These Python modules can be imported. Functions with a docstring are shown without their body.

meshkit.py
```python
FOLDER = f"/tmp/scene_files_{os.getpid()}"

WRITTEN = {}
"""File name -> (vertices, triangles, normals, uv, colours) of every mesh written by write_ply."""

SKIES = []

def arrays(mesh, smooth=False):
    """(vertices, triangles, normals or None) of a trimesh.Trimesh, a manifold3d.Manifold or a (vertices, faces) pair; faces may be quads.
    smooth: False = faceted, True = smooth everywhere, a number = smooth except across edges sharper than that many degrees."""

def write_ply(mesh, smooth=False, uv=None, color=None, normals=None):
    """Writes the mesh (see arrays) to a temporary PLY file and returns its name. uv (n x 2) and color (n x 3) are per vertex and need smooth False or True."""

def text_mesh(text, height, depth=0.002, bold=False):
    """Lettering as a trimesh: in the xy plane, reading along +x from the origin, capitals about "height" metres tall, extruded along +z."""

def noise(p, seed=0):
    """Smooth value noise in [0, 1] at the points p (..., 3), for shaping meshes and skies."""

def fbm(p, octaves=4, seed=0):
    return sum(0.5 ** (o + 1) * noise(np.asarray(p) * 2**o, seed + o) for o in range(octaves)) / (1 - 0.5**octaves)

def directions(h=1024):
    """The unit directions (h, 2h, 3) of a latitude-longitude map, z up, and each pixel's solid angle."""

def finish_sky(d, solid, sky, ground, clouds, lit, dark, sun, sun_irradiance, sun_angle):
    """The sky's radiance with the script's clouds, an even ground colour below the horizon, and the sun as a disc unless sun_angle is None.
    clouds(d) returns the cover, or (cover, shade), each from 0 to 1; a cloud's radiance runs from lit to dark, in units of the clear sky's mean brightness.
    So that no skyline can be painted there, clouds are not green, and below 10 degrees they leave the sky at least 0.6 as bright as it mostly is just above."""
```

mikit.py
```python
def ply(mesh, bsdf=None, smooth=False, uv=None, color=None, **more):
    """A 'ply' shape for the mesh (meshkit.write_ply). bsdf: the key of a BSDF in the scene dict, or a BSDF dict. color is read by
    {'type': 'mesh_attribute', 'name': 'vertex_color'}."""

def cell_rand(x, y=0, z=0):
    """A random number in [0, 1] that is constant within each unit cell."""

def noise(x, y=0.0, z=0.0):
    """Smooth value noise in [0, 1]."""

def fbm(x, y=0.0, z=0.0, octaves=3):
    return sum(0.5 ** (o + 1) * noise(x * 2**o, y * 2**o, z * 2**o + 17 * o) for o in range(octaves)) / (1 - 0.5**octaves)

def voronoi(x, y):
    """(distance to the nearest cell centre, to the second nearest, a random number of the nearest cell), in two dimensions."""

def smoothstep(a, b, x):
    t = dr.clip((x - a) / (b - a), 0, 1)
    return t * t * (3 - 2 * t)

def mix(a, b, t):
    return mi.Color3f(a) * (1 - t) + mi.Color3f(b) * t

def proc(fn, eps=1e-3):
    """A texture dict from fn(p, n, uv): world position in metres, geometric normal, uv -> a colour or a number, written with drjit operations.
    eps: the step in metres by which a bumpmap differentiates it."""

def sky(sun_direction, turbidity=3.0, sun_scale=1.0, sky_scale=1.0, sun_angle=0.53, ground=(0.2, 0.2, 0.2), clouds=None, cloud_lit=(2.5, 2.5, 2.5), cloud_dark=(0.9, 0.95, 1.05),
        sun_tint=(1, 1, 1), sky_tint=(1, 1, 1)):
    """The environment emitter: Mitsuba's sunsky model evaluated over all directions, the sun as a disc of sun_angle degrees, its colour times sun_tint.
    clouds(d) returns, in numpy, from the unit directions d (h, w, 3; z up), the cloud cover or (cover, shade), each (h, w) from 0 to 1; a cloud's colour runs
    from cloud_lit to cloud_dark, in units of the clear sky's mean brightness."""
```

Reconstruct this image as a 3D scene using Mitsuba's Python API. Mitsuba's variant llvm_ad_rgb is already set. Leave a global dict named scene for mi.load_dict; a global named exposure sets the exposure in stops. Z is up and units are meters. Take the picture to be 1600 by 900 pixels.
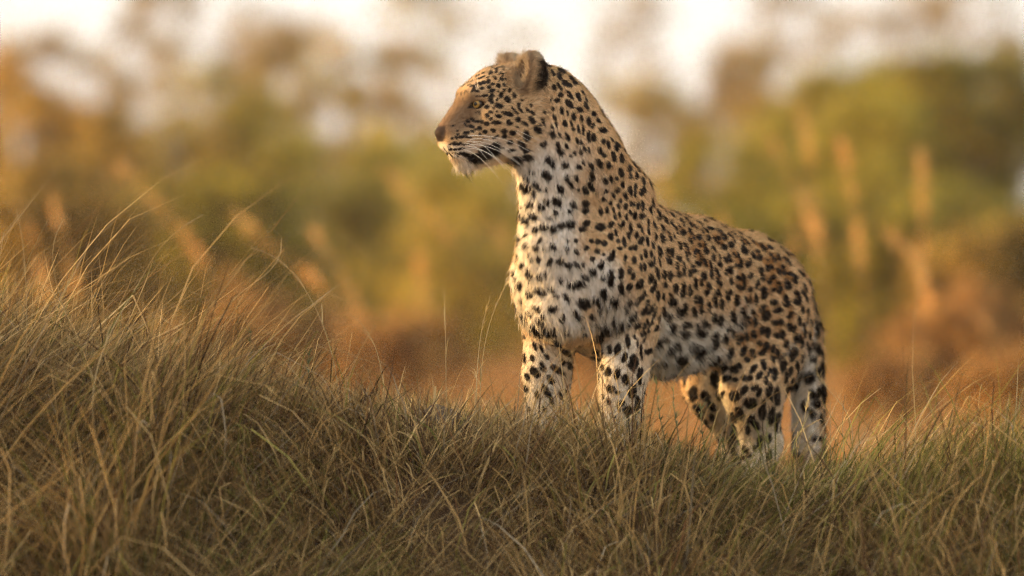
import math
import numpy as np
import trimesh
import drjit as dr
import mitsuba as mi
import mikit
import meshkit

T = mi.ScalarTransform4f
scene, labels = {}, {}

# ---------------------------------------------------------------- camera, sky, exposure
CAM_Z = 0.75
scene["camera"] = {
    "type": "thinlens", "fov": math.degrees(2 * math.atan(800 / 10360)), "fov_axis": "x",
    "to_world": T().look_at([0, 0, CAM_Z], [0, 14, CAM_Z], [0, 0, 1]),
    "aperture_radius": 0.050, "focus_distance": 13.9, "near_clip": 0.1, "far_clip": 3000.0,
}
SUN_AZ, SUN_EL = math.radians(-80.0), math.radians(11.0)      # from the view's direction, to the left behind the leopard
SUN = [math.sin(SUN_AZ) * math.cos(SUN_EL), math.cos(SUN_AZ) * math.cos(SUN_EL), math.sin(SUN_EL)]
scene["haze_air"] = {"type": "homogeneous", "albedo": {"type": "rgb", "value": [0.95, 0.94, 0.92]}, "sigma_t": 0.0005, "phase": {"type": "hg", "g": 0.4}}
scene["camera"]["medium"] = {"type": "ref", "id": "haze_air"}
scene["haze"] = {"type": "cube", "to_world": T().translate([0, 100, 2.5]).scale([2350, 2450, 4.0]), "bsdf": {"type": "null"}, "interior": {"type": "ref", "id": "haze_air"}}
labels["haze"] = {"label": "thin warm evening haze over the plain", "category": "haze", "kind": "stuff"}
scene["sky"] = mikit.sky(SUN, turbidity=4, sun_scale=0.8, sun_angle=9.0, sun_tint=(1.0, 0.93, 0.81), ground=(0.25, 0.18, 0.11),
                         clouds=lambda d: 0.88, cloud_lit=(1.62, 1.51, 1.37), cloud_dark=(1.2, 1.1, 1.0))      # an even veil of thin cloud
exposure = 3.7


def rgb(*c):
    return {"type": "rgb", "value": list(map(float, c))}


VC = {"type": "mesh_attribute", "name": "vertex_color"}
scene["coat_skin"] = {"type": "principled", "base_color": VC, "roughness": 0.7, "specular": 0.2}
scene["fur_hair"] = {"type": "principledthin", "base_color": VC, "roughness": 0.55, "diff_trans": 0.9, "eta": 1.35}
scene["grass_blade"] = {"type": "principledthin", "base_color": VC, "roughness": 0.6, "diff_trans": 0.5, "eta": 1.33}
scene["leaf"] = {"type": "principledthin", "base_color": VC, "roughness": 0.6, "diff_trans": 1.35, "eta": 1.33}
scene["bark"] = {"type": "diffuse", "reflectance": mikit.proc(lambda p, n, uv: mikit.mix((0.10, 0.065, 0.04), (0.20, 0.14, 0.09), mikit.fbm(p.x * 9, p.y * 9, p.z * 4)))}
scene["whisker_hair"] = {"type": "principled", "base_color": rgb(0.86, 0.83, 0.78), "roughness": 0.4, "specular": 0.4}
scene["eyeball"] = {"type": "principled", "base_color": VC, "roughness": 0.15, "specular": 0.3, "clearcoat": 0.3, "clearcoat_gloss": 0.9}


def numbered(name):
    key, i = name, 0
    while any(k == key or k.startswith(key + "__") for k in scene) or key in labels:
        i += 1
        key = f"{name}_{i:03d}"
    return key


def put(key, mesh, bsdf, color=None, normals=None, smooth=False):
    v, f = mesh
    path = meshkit.write_ply((np.asarray(v), np.asarray(f)), smooth, None, color, normals)
    scene[key] = {"type": "ply", "filename": path, "face_normals": meshkit.WRITTEN[path][2] is None, "bsdf": {"type": "ref", "id": bsdf}}
    return key


def tag(key, label=None, category=None, group=None, kind=None):
    labels[key] = {k: x for k, x in (("label", label), ("category", category), ("group", group), ("kind", kind)) if x}


def sstep(a, b, x):
    t = np.clip((x - a) / (b - a), 0, 1)
    return t * t * (3 - 2 * t)


def tube(pts, radii, sides=5):
    p = np.asarray(pts, float)
    t = unit(np.gradient(p, axis=0))
    ref = np.array([0, 0, 1.0]) if abs(t[:, 2]).mean() < 0.8 else np.array([1.0, 0, 0])
    a = unit(np.cross(t, ref))
    b = np.cross(t, a)
    g = np.arange(sides) * 2 * np.pi / sides
    r = np.broadcast_to(radii, (len(p),))[:, None, None]
    v = (p[:, None] + r * (np.cos(g)[None, :, None] * a[:, None] + np.sin(g)[None, :, None] * b[:, None])).reshape(-1, 3)
    i, j = np.meshgrid(np.arange(len(p) - 1), np.arange(sides), indexing="ij")
    q = np.stack([i * sides + j, i * sides + (j + 1) % sides, (i + 1) * sides + (j + 1) % sides, (i + 1) * sides + j], -1).reshape(-1, 4)
    return v, np.vstack([q[:, [0, 1, 2]], q[:, [0, 2, 3]]])


def join(meshes):
    vs, fs, n = [], [], 0
    for v, f in meshes:
        vs.append(v)
        fs.append(np.asarray(f) + n)
        n += len(v)
    return np.vstack(vs), np.vstack(fs)


def unit(a):
    return a / (np.linalg.norm(a, axis=-1, keepdims=True) + 1e-9)




# ---------------------------------------------------------------- the ground: a plain with a grassy mound
RIDGE = np.array([(-6.0, .15), (-4.8, .72), (-3.6, .98), (-2.6, .92), (-1.8, .68), (-1.3, .555), (-1.05, .525), (-.65, .475), (-.4, .445), (-.13, .425), (.05, .405), (.15, .388), (.25, .375), (.4, .315), (.5, .28), (.65, .295), (.8, .285), (.92, .29), (1.05, .295), (1.4, .33), (1.9, .30), (2.6, .10)])


def soil(x, y):
    x, y = np.asarray(x, float), np.asarray(y, float)
    p = np.stack([x, y, 0 * x], -1)
    top = np.interp(x, RIDGE[:, 0], RIDGE[:, 1])
    front = sstep(12.98, 13.74 + 0.12 * (meshkit.noise(p * [2.2, 0, 1], 4) - 0.5), y)
    back = sstep(17.2, 14.75, y)
    wide = sstep(-6.6, -4.4, x) * sstep(4.2, 2.2, x)
    m = top * front * back * wide
    rough = (meshkit.fbm(p * 2.3, 4, 8) - 0.5) * 0.05
    near = np.exp(-((x - 0.2) / 0.5) ** 2 - ((y - 14.1) / 0.45) ** 2)
    far = (meshkit.fbm(p * 0.05, 3, 12) - 0.5) * 0.5 * sstep(30, 90, np.hypot(x, y))
    return m + rough * (1 - 0.7 * near) + far


def sheet(xs, ys):
    X, Y = np.meshgrid(xs, ys, indexing="ij")
    v = np.stack([X, Y, soil(X, Y)], -1).reshape(-1, 3)
    i, j = np.meshgrid(np.arange(len(xs) - 1), np.arange(len(ys) - 1), indexing="ij")
    n = len(ys)
    q = np.stack([i * n + j, (i + 1) * n + j, (i + 1) * n + j + 1, i * n + j + 1], -1).reshape(-1, 4)
    return v, np.vstack([q[:, [0, 1, 2]], q[:, [0, 2, 3]]])


_gx = np.concatenate([-np.geomspace(2200, 3.2, 40), np.arange(-3.0, 3.01, 0.05), np.geomspace(3.2, 2200, 40)])
_gy = np.concatenate([-np.geomspace(2200, 2.0, 24), np.linspace(0, 11.5, 12), np.arange(12.0, 17.6, 0.05), np.geomspace(18, 2400, 60)])
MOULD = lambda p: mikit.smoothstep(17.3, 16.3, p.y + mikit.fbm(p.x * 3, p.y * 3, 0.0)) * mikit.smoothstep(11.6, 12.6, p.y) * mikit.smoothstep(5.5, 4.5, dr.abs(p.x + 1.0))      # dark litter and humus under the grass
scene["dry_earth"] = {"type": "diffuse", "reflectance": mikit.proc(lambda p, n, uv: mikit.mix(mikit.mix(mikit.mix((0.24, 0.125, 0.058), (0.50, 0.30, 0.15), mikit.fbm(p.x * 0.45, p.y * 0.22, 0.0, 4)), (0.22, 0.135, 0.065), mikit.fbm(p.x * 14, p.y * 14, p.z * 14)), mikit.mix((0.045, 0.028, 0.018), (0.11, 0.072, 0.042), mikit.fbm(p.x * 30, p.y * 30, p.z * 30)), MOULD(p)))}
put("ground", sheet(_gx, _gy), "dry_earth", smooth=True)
tag("ground", "orange brown dry earth plain rising to a grassy mound", kind="structure")


def blades(root, height, azimuth, lean, curl, width, seg, rng, twist=0.5):
    """curved tapering ribbons; returns vertices, faces, blade index per vertex"""
    m = len(root)
    t = np.linspace(0, 1, seg + 1)
    pts = np.zeros((m, seg + 1, 3))
    pts[:, 0] = root
    kink = rng.normal(0, 0.10, (m, seg))
    bent = rng.random(m) < 0.14
    kink += (np.arange(seg)[None] >= rng.integers(1, seg, m)[:, None]) * (bent * rng.uniform(0.5, 1.5, m))[:, None]      # broken blades
    wob = np.cumsum(rng.normal(0, 0.10, (m, seg)), 1)
    for i in range(seg):
        th = lean + curl * ((i + 0.5) / seg) ** 1.4 + kink[:, i]
        az = azimuth + wob[:, i]
        d = np.stack([np.sin(th) * np.cos(az), np.sin(th) * np.sin(az), np.cos(th)], -1)
        pts[:, i + 1] = pts[:, i] + d * (height / seg)[:, None]
    a = azimuth + np.pi / 2 + rng.normal(0, twist, m)
    s = np.stack([np.cos(a), np.sin(a), 0 * a], -1)
    w = width[:, None] * np.array([1 - 0.75 * x ** 1.6 for x in t])[None]
    left, right = pts - s[:, None] * w[..., None] / 2, pts + s[:, None] * w[..., None] / 2
    V = np.stack([left, right], 2)[:, :seg].reshape(m, -1, 3)
    V = np.concatenate([V, pts[:, seg:]], 1)
    nv = 2 * seg + 1
    f = []
    for i in range(seg - 1):
        f += [[2 * i, 2 * i + 1, 2 * i + 3], [2 * i, 2 * i + 3, 2 * i + 2]]
    f.append([2 * seg - 2, 2 * seg - 1, 2 * seg])
    Fc = (np.arange(m)[:, None, None] * nv + np.array(f)[None]).reshape(-1, 3)
    return V.reshape(-1, 3), Fc, np.repeat(np.arange(m), nv)


def build_field_grass():
    rng = np.random.default_rng(22)
    m = 60000
    y = 17.5 * (75 / 17.5) ** rng.random(m)
    x = (rng.random(m) - 0.5) * 2 * (1.2 + 0.115 * y)
    p = np.stack([x, y, 0 * x], -1)
    cl = meshkit.fbm(p * [0.7, 0.28, 1], 3, 71)
    k = rng.random(m) < sstep(0.38, 0.62, cl) * 0.95 + 0.05
    x, y, p, cl = x[k], y[k], p[k], cl[k]
    m = len(x)
    h = rng.uniform(0.10, 0.34, m) * (0.5 + cl)
    V, Fc, idx = blades(np.stack([x, y, soil(x, y) - 0.02], -1), h, rng.uniform(0, 6.283, m), np.abs(rng.normal(0.2, 0.2, m)), np.abs(rng.normal(0.6, 0.4, m)), rng.uniform(0.006, 0.014, m), 3, rng)
    col = np.array([(0.48, 0.27, 0.115), (0.40, 0.21, 0.08), (0.30, 0.16, 0.075), (0.24, 0.17, 0.06)])[rng.integers(0, 4, m)] * rng.uniform(0.8, 1.2, (m, 1))
    put("field_grass", (V, Fc), "grass_blade", color=col[idx])
    tag("field_grass", "blurred orange dry grass on the plain behind the mound", "grass", kind="stuff")


build_field_grass()


def at(px, py, y):
    """the point of the place seen at px, py of the 1600 x 900 photograph, at the distance y: only for measuring the photograph"""
    return np.array([(px - 800) / 10360 * y, y, CAM_Z - (py - 450) / 10360 * y])


# ---------------------------------------------------------------- the bush at the edge of the plain
def limb(p0, d, length, r0, rng, n=7, sag=0.0):
    pts, q, d = [np.array(p0, float)], np.array(p0, float), unit(np.array(d, float))
    for i in range(n):
        d = unit(d + rng.normal(0, 0.13, 3) + [0, 0, -sag])
        q = q + d * length / n
        pts.append(q)
    return np.array(pts)


def build_tree(name, x, y, height, width, leaves, leaf, tones, label, group, rng, trunk=0.25, density=0.5, lean=0.0, clumps=60, crown=(0.2, 1.0)):
    z = float(soil(x, y))
    key = numbered(name)
    base = np.array([x, y, z - 0.1])
    main = limb(base, (lean, 0, 1), height * 0.85, 0.1, rng, 9)
    r0 = 0.018 * height + 0.02
    tubes = [tube(main, np.linspace(r0, r0 * 0.25, len(main)), 7)]
    tips = [main[-1]]
    for i in range(14):
        a = rng.uniform(trunk, 0.95)
        p = main[int(a * 9)]
        g = rng.uniform(0, 6.283)
        b = limb(p, (math.cos(g), math.sin(g), rng.uniform(0.2, 1.1)), width * rng.uniform(0.35, 0.6), 0.02, rng, 6)
        tubes.append(tube(b, np.linspace(r0 * 0.4, r0 * 0.1, len(b)), 5))
        tips += [b[-1], b[3]]
        for j in range(2):
            q = b[rng.integers(2, 6)]
            t = limb(q, rng.normal(0, 1, 3) + [0, 0, 0.4], width * 0.22, 0.01, rng, 4)
            tubes.append(tube(t, np.linspace(r0 * 0.15, r0 * 0.05, len(t)), 4))
            tips.append(t[-1])
    put(key + "__trunk", join(tubes), "bark", smooth=True)
    # leaf clumps gather at the twigs and all through the crown
    g, e = rng.uniform(0, 6.283, clumps), rng.uniform(-1, 1, clumps)
    rr = rng.random(clumps) ** 0.4
    ring = np.sqrt(np.maximum(0, 1 - e ** 2)) ** 0.7 * rr * width * 0.5
    cz = z + height * (crown[0] + (crown[1] - crown[0]) * (0.5 + 0.5 * e))
    cc = np.stack([x + lean * (cz - z) + np.cos(g) * ring, y + np.sin(g) * ring, cz], 1)
    cc = np.vstack([cc, np.array(tips)[rng.random(len(tips)) < density]])
    cr = rng.uniform(0.10, 0.24, len(cc)) * (0.5 * width + 0.25 * height) * 0.8
    wgt = cr ** 2
    i = rng.choice(len(cc), leaves, p=wgt / wgt.sum())
    d = unit(rng.normal(0, 1, (leaves, 3)))
    c = cc[i] + d * (cr[i] * np.abs(rng.normal(0, 0.62, leaves)))[:, None] * [1, 1, 0.75]
    c = c[c[:, 2] > z + 0.05]
    i = i[: len(c)]
    m = len(c)
    a, b = unit(rng.normal(0, 1, (m, 3))), rng.normal(0, 1, (m, 3))
    b = unit(np.cross(a, b))
    s = (leaf * rng.uniform(0.6, 1.4, m))[:, None]
    V = np.stack([c - a * s, c + b * s * 0.45, c + a * s, c - b * s * 0.45], 1).reshape(-1, 3)
    k = np.arange(m)[:, None] * 4
    Fc = np.vstack([k + [0, 1, 2], k + [0, 2, 3]])
    tones = np.array(tones)
    ct = rng.integers(0, len(tones), len(cc))
    col = np.where(rng.random((m, 1)) < 0.7, tones[ct[i]], tones[rng.integers(0, len(tones), m)]) * rng.uniform(0.75, 1.25, (m, 1))
    put(key + "__crown", (V, Fc), "leaf", color=np.repeat(col, 4, 0))
    labels[key + "__crown"] = {"kind": "stuff"}
    tag(key, label, "tree" if "tree" in name else "bush", group)
    return key


GOLD = [(0.54, 0.37, 0.085), (0.46, 0.31, 0.08), (0.58, 0.42, 0.12), (0.33, 0.23, 0.07)]
OLIVE = [(0.36, 0.34, 0.06), (0.45, 0.41, 0.075), (0.27, 0.26, 0.055), (0.50, 0.43, 0.085)]
YELLOW = [(0.60, 0.50, 0.14), (0.68, 0.55, 0.16), (0.52, 0.45, 0.13)]
RUST = [(0.46, 0.27, 0.10), (0.54, 0.33, 0.13), (0.30, 0.17, 0.07), (0.20, 0.14, 0.06)]
DARK = [(0.12, 0.11, 0.035), (0.16, 0.13, 0.042), (0.11, 0.085, 0.035)]
DULL = [(0.36, 0.29, 0.14), (0.30, 0.235, 0.115), (0.40, 0.32, 0.17)]


def build_bush():
    rng = np.random.default_rng(41)
    G = "blurred trees and bushes along the edge of the plain"

    def tree(name, px, dist, top, wpx, leaves, tones, label, leaf=0.052, **kw):
        X = (px - 800) / 10360 * dist
        build_tree(name, X, dist, CAM_Z + (450 - top) / 10360 * dist, wpx / 10360 * dist, leaves, leaf, tones, label, G, rng, **kw)

    tree("tree", 60, 58, 75, 340, 15000, GOLD, "large golden brown tree at the far left of the picture", crown=(0.1, 1.0))
    tree("tree", 165, 62, -90, 150, 2200, DULL, "tall thin leaning tree rising out of the top at the left", lean=0.12, crown=(0.3, 1.0))
    tree("bush", 225, 55, 175, 270, 11000, GOLD + DARK, "dark brown bush under the leaning tree at the left", crown=(0.0, 1.0))
    tree("bush", 365, 60, 130, 280, 8500, OLIVE + DULL, "brownish green bush with sky showing through, left of the picture's middle", crown=(0.0, 1.0))
    tree("bush", 450, 66, 50, 260, 7000, DULL, "thin brown bush with wide gaps behind the green one", crown=(0.1, 1.0))
    tree("tree", 545, 64, -20, 180, 4200, GOLD + OLIVE, "slender golden tree leaning right, half way between left edge and leopard", lean=0.18, crown=(0.25, 1.0))
    tree("bush", 560, 58, 240, 320, 10000, OLIVE + YELLOW, "low green bush between the slender tree and the leopard's face", crown=(0.0, 1.0))
    tree("bush", 700, 60, 215, 300, 7500, YELLOW, "yellow green bush right behind the leopard's chin and breast", crown=(0.0, 1.0))
    tree("bush", 330, 54, 300, 360, 14000, OLIVE + DARK, "low dark green bush above the middle of the mound's left slope", crown=(0.0, 1.0))
    tree("bush", 90, 52, 260, 380, 15000, DARK + GOLD, "dark low bush in the left corner behind the short stalks", crown=(0.0, 1.0))
    tree("bush", 985, 66, 140, 270, 5200, YELLOW + DULL, "pale thin bush behind the nape of the leopard", crown=(0.0, 1.0))
    tree("tree", 1180, 64, 85, 270, 9000, DULL + GOLD, "brown rounded tree above the leopard's back", crown=(0.0, 1.0))
    tree("tree", 985, 75, -60, 150, 1900, DULL, "very thin bare tree above the leopard's back reaching out of the top", crown=(0.5, 1.0))
    tree("tree", 1245, 72, -60, 190, 2400, DULL, "thin faint tree reaching out of the top above the rump", crown=(0.4, 1.0))
    tree("bush", 1160, 58, 225, 300, 14000, OLIVE, "olive green bush just above the leopard's back", crown=(0.0, 1.0))
    tree("bush", 1350, 60, 130, 380, 24000, OLIVE + [(0.42, 0.35, 0.07)], "bright yellow green bush behind the amber stalks", crown=(0.0, 1.0))
    tree("bush", 1525, 58, 105, 360, 22000, OLIVE + DARK, "tall dark olive bush at the right edge", crown=(0.0, 1.0))
    tree("tree", 1470, 70, -20, 420, 6000, DULL, "faint pinkish brown tree above the right bushes", crown=(0.2, 1.0))
    tree("bush", 1420, 47, 330, 330, 13000, DARK + OLIVE, "dark green bush behind the upright amber stalk", crown=(0.0, 1.0))
    tree("bush", 1575, 44, 360, 300, 13000, DARK + GOLD, "dark brown bush in the right corner above the mound", crown=(0.0, 1.0))
    for px, dist, top, w, n, label in ((1500, 40, 480, 260, 5000, "low russet brush in front of the dark brown bush at the right"), (1395, 36, 560, 150, 1800, "small russet tuft bush right of the leopard's tail"),
                                       (390, 38, 470, 260, 3000, "rust coloured brush showing over the middle of the left slope"), (610, 40, 500, 240, 2600, "rust coloured brush left of the leopard's breast"),
                                       (1590, 33, 560, 200, 2600, "russet brush in the right corner just above the mound"), (930, 47, 540, 160, 1200, "small rusty tuft bush seen between the leopard's forelegs")):
        tree("bush", px, dist, top, w, n, RUST, label, crown=(0.0, 1.0))
    tree("bush", 735, 56, 275, 270, 9000, YELLOW + OLIVE, "low olive bush under the leopard's chin, before the yellow green one", crown=(0.0, 1.0))
    tree("bush", 1370, 57, 185, 320, 16000, OLIVE, "dense green bush in the right half, between the bright bush and the dark one", crown=(0.0, 1.0))
    tree("tree", 735, 74, 0, 260, 2600, DULL, "faint sparse tree whose pale crown stands above the leopard's brow", crown=(0.3, 1.0))
    tree("tree", 310, 72, -30, 300, 3600, DULL, "sparse pale tree over the bushes between the leaning and the slender tree", crown=(0.3, 1.0))
    tree("bush", 860, 62, 250, 320, 6500, YELLOW, "green bush hidden mostly by the leopard's neck", crown=(0.0, 1.0))


build_bush()
# ---------------------------------------------------------------- leopard: the sculpted body
TH = math.radians(57.0)
FW = np.array([-math.cos(TH), -math.sin(TH), 0.0])      # the way the trunk points
LF = np.array([math.sin(TH), -math.cos(TH), 0.0])       # the animal's left
UPV = np.array([0.0, 0.0, 1.0])
LEO_O = np.array([0.151, 14.0, 0.40])
LEO_R = np.stack([FW, LF, UPV], 1)                      # body frame -> world
HA = math.radians(23.0)
_h = np.array([-math.cos(HA), -math.sin(HA), 0.0])
_hl = np.array([math.sin(HA), -math.cos(HA), 0.0])
HEAD_R = LEO_R.T @ np.stack([_h, _hl, UPV], 1)          # head frame -> body frame
HEAD_O = LEO_R.T @ (np.array([-0.013, 13.92, 1.112]) - LEO_O)


EAR_N, EAR_C, EAR_UP = {}, {}, {}
for _s in (1, -1):
    EAR_N[_s] = unit(np.array([0.93, 0.12 * _s, 0.12]))
    _up = np.array([-0.10, 0.12 * _s, 0.97])
    EAR_UP[_s] = unit(_up - EAR_N[_s] * (_up @ EAR_N[_s]))
    EAR_C[_s] = np.array([-0.019, 0.057 * _s, 0.088])


def to_world(p):
    return LEO_O + np.asarray(p) @ LEO_R.T


def hd(p):
    """head frame -> body frame"""
    return HEAD_O + np.asarray(p, float) @ HEAD_R.T


class Field:
    def __init__(self, lo, hi, h):
        self.lo, self.h = np.array(lo, float), h
        self.n = np.ceil((np.array(hi) - self.lo) / h).astype(int) + 1
        self.a = np.full(self.n, 1.0, np.float32)

    def sub(self, lo, hi):
        i0 = np.clip(np.floor((np.array(lo) - self.lo) / self.h).astype(int), 0, self.n - 1)
        i1 = np.clip(np.ceil((np.array(hi) - self.lo) / self.h).astype(int) + 1, 1, self.n)
        s = tuple(slice(a, b) for a, b in zip(i0, i1))
        g = [(self.lo[k] + self.h * np.arange(i0[k], i1[k])).astype(np.float32) for k in range(3)]
        return s, np.stack(np.meshgrid(*g, indexing="ij"), -1)

    def put(self, fn, c, r, k=0.02, cut=False):
        c = np.asarray(c, float)
        s, P = self.sub(c - r - k - 0.02, c + r + k + 0.02)
        d, a = fn(P).astype(np.float32), self.a[s]
        if cut:
            t = np.clip(0.5 - 0.5 * (a + d) / k, 0, 1)
            self.a[s] = a * (1 - t) - d * t + k * t * (1 - t)
        else:
            t = np.clip(0.5 + 0.5 * (a - d) / k, 0, 1)
            self.a[s] = a * (1 - t) + d * t - k * t * (1 - t)

    def ell(self, c, r, R=None, k=0.02, cut=False):
        """an ellipsoid; R: its axes as columns"""
        R = np.eye(3) if R is None else R
        c, r = np.asarray(c, np.float32), np.asarray(r, np.float32)

        def fn(P):
            q = (P - c) @ R.astype(np.float32)
            k0 = np.linalg.norm(q / r, axis=-1)
            return k0 * (k0 - 1) / (np.linalg.norm(q / (r * r), axis=-1) + 1e-6)
        self.put(fn, c, float(max(r)), k, cut)

    def cone(self, a, b, ra, rb, k=0.02, flat=None, cut=False):
        """a round cone; flat = (axis, factor): squeezed along axis"""
        a, b = np.asarray(a, float), np.asarray(b, float)
        ab = b - a
        L2 = ab @ ab

        def fn(P):
            q = P - a
            if flat is not None:
                ax = np.asarray(flat[0], float)
                ax = ax / np.linalg.norm(ax)
                axp = ax - ab * (ax @ ab) / L2
                axp /= np.linalg.norm(axp)
                q = q + (q @ axp)[..., None] * axp * (1 / flat[1] - 1)
            t = np.clip((q @ ab) / L2, 0, 1)
            t = t + 0
            return (np.linalg.norm(q - t[..., None] * ab, axis=-1) - (ra + (rb - ra) * t)) * (min(1.0, flat[1]) if flat else 1.0)
        m = max(ra, rb) * (max(1, flat[1]) if flat else 1)
        c = (a + b) / 2
        self.put(fn, c, np.abs(ab) / 2 + m, k, cut)

    def chain(self, pts, rs, k=0.02, flat=None):
        for i in range(len(pts) - 1):
            self.cone(pts[i], pts[i + 1], rs[i], rs[i + 1], k, flat)

    def mesh(self):
        """surface nets; the vertices are drawn onto the zero level"""
        a = self.a
        s = a < 0
        corners = [s[i:s.shape[0] - 1 + i, j:s.shape[1] - 1 + j, k:s.shape[2] - 1 + k] for i in (0, 1) for j in (0, 1) for k in (0, 1)]
        cnt = sum(c.astype(np.int8) for c in corners)
        cells = np.argwhere((cnt > 0) & (cnt < 8))
        ids = np.full(cnt.shape, -1, np.int32)
        ids[tuple(cells.T)] = np.arange(len(cells))
        acc, num = np.zeros((len(cells), 3)), np.zeros((len(cells), 1))
        for ax in range(3):
            o1, o2 = [k for k in range(3) if k != ax]
            for b in (0, 1):
                for c in (0, 1):
                    off = np.zeros(3, int)
                    off[o1], off[o2] = b, c
                    p = cells + off
                    q = p.copy()
                    q[:, ax] += 1
                    va, vb = a[tuple(p.T)], a[tuple(q.T)]
                    hit = (va < 0) != (vb < 0)
                    t = np.where(hit, va / np.where(va == vb, 1, va - vb), 0)
                    pt = off + np.eye(3)[ax] * t[:, None]
                    acc += pt * hit[:, None]
                    num += hit[:, None]
        v = cells + acc / np.maximum(num, 1)
        faces = []
        for ax in range(3):
            o1, o2 = [(1, 2), (2, 0), (0, 1)][ax]
            sl0, sl1 = [slice(None)] * 3, [slice(None)] * 3
            sl0[ax], sl1[ax] = slice(0, -1), slice(1, None)
            e = np.argwhere(s[tuple(sl0)] != s[tuple(sl1)])
            e = e[(e[:, o1] > 0) & (e[:, o2] > 0) & (e[:, o1] < s.shape[o1] - 1) & (e[:, o2] < s.shape[o2] - 1)]
            d1, d2 = np.eye(3, dtype=int)[o1], np.eye(3, dtype=int)[o2]
            q = np.stack([ids[tuple((e - x).T)] for x in (d1 + d2, d2, 0 * d1, d1)], 1)
            inside = s[tuple(e.T)]
            q[~inside] = q[~inside][:, ::-1]
            faces.append(q)
        f = np.vstack(faces)
        f = np.vstack([f[:, [0, 1, 2]], f[:, [0, 2, 3]]])
        return self.lo + v * self.h, f

    def sample(self, p, order=1):
        from scipy.ndimage import map_coordinates
        return map_coordinates(self.a, ((np.asarray(p) - self.lo) / self.h).T, order=order, mode="nearest")

    def grad(self, p, e=None):
        e = e or self.h
        g = np.stack([self.sample(p + e * d) - self.sample(p - e * d) for d in np.eye(3)], 1)
        return g / (np.linalg.norm(g, axis=1, keepdims=True) + 1e-9)


def side(F, x, z, s):
    """the point of the head's surface on its side s at x, z of the head frame, in that frame"""
    y = np.linspace(0.09, 0.0, 181) * s
    p = np.stack([np.full(181, x), y, np.full(181, z)], 1)
    inside = np.nonzero(F.sample(hd(p)) < 0)[0]
    return p[inside[0]] if len(inside) else p[-1]


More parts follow.
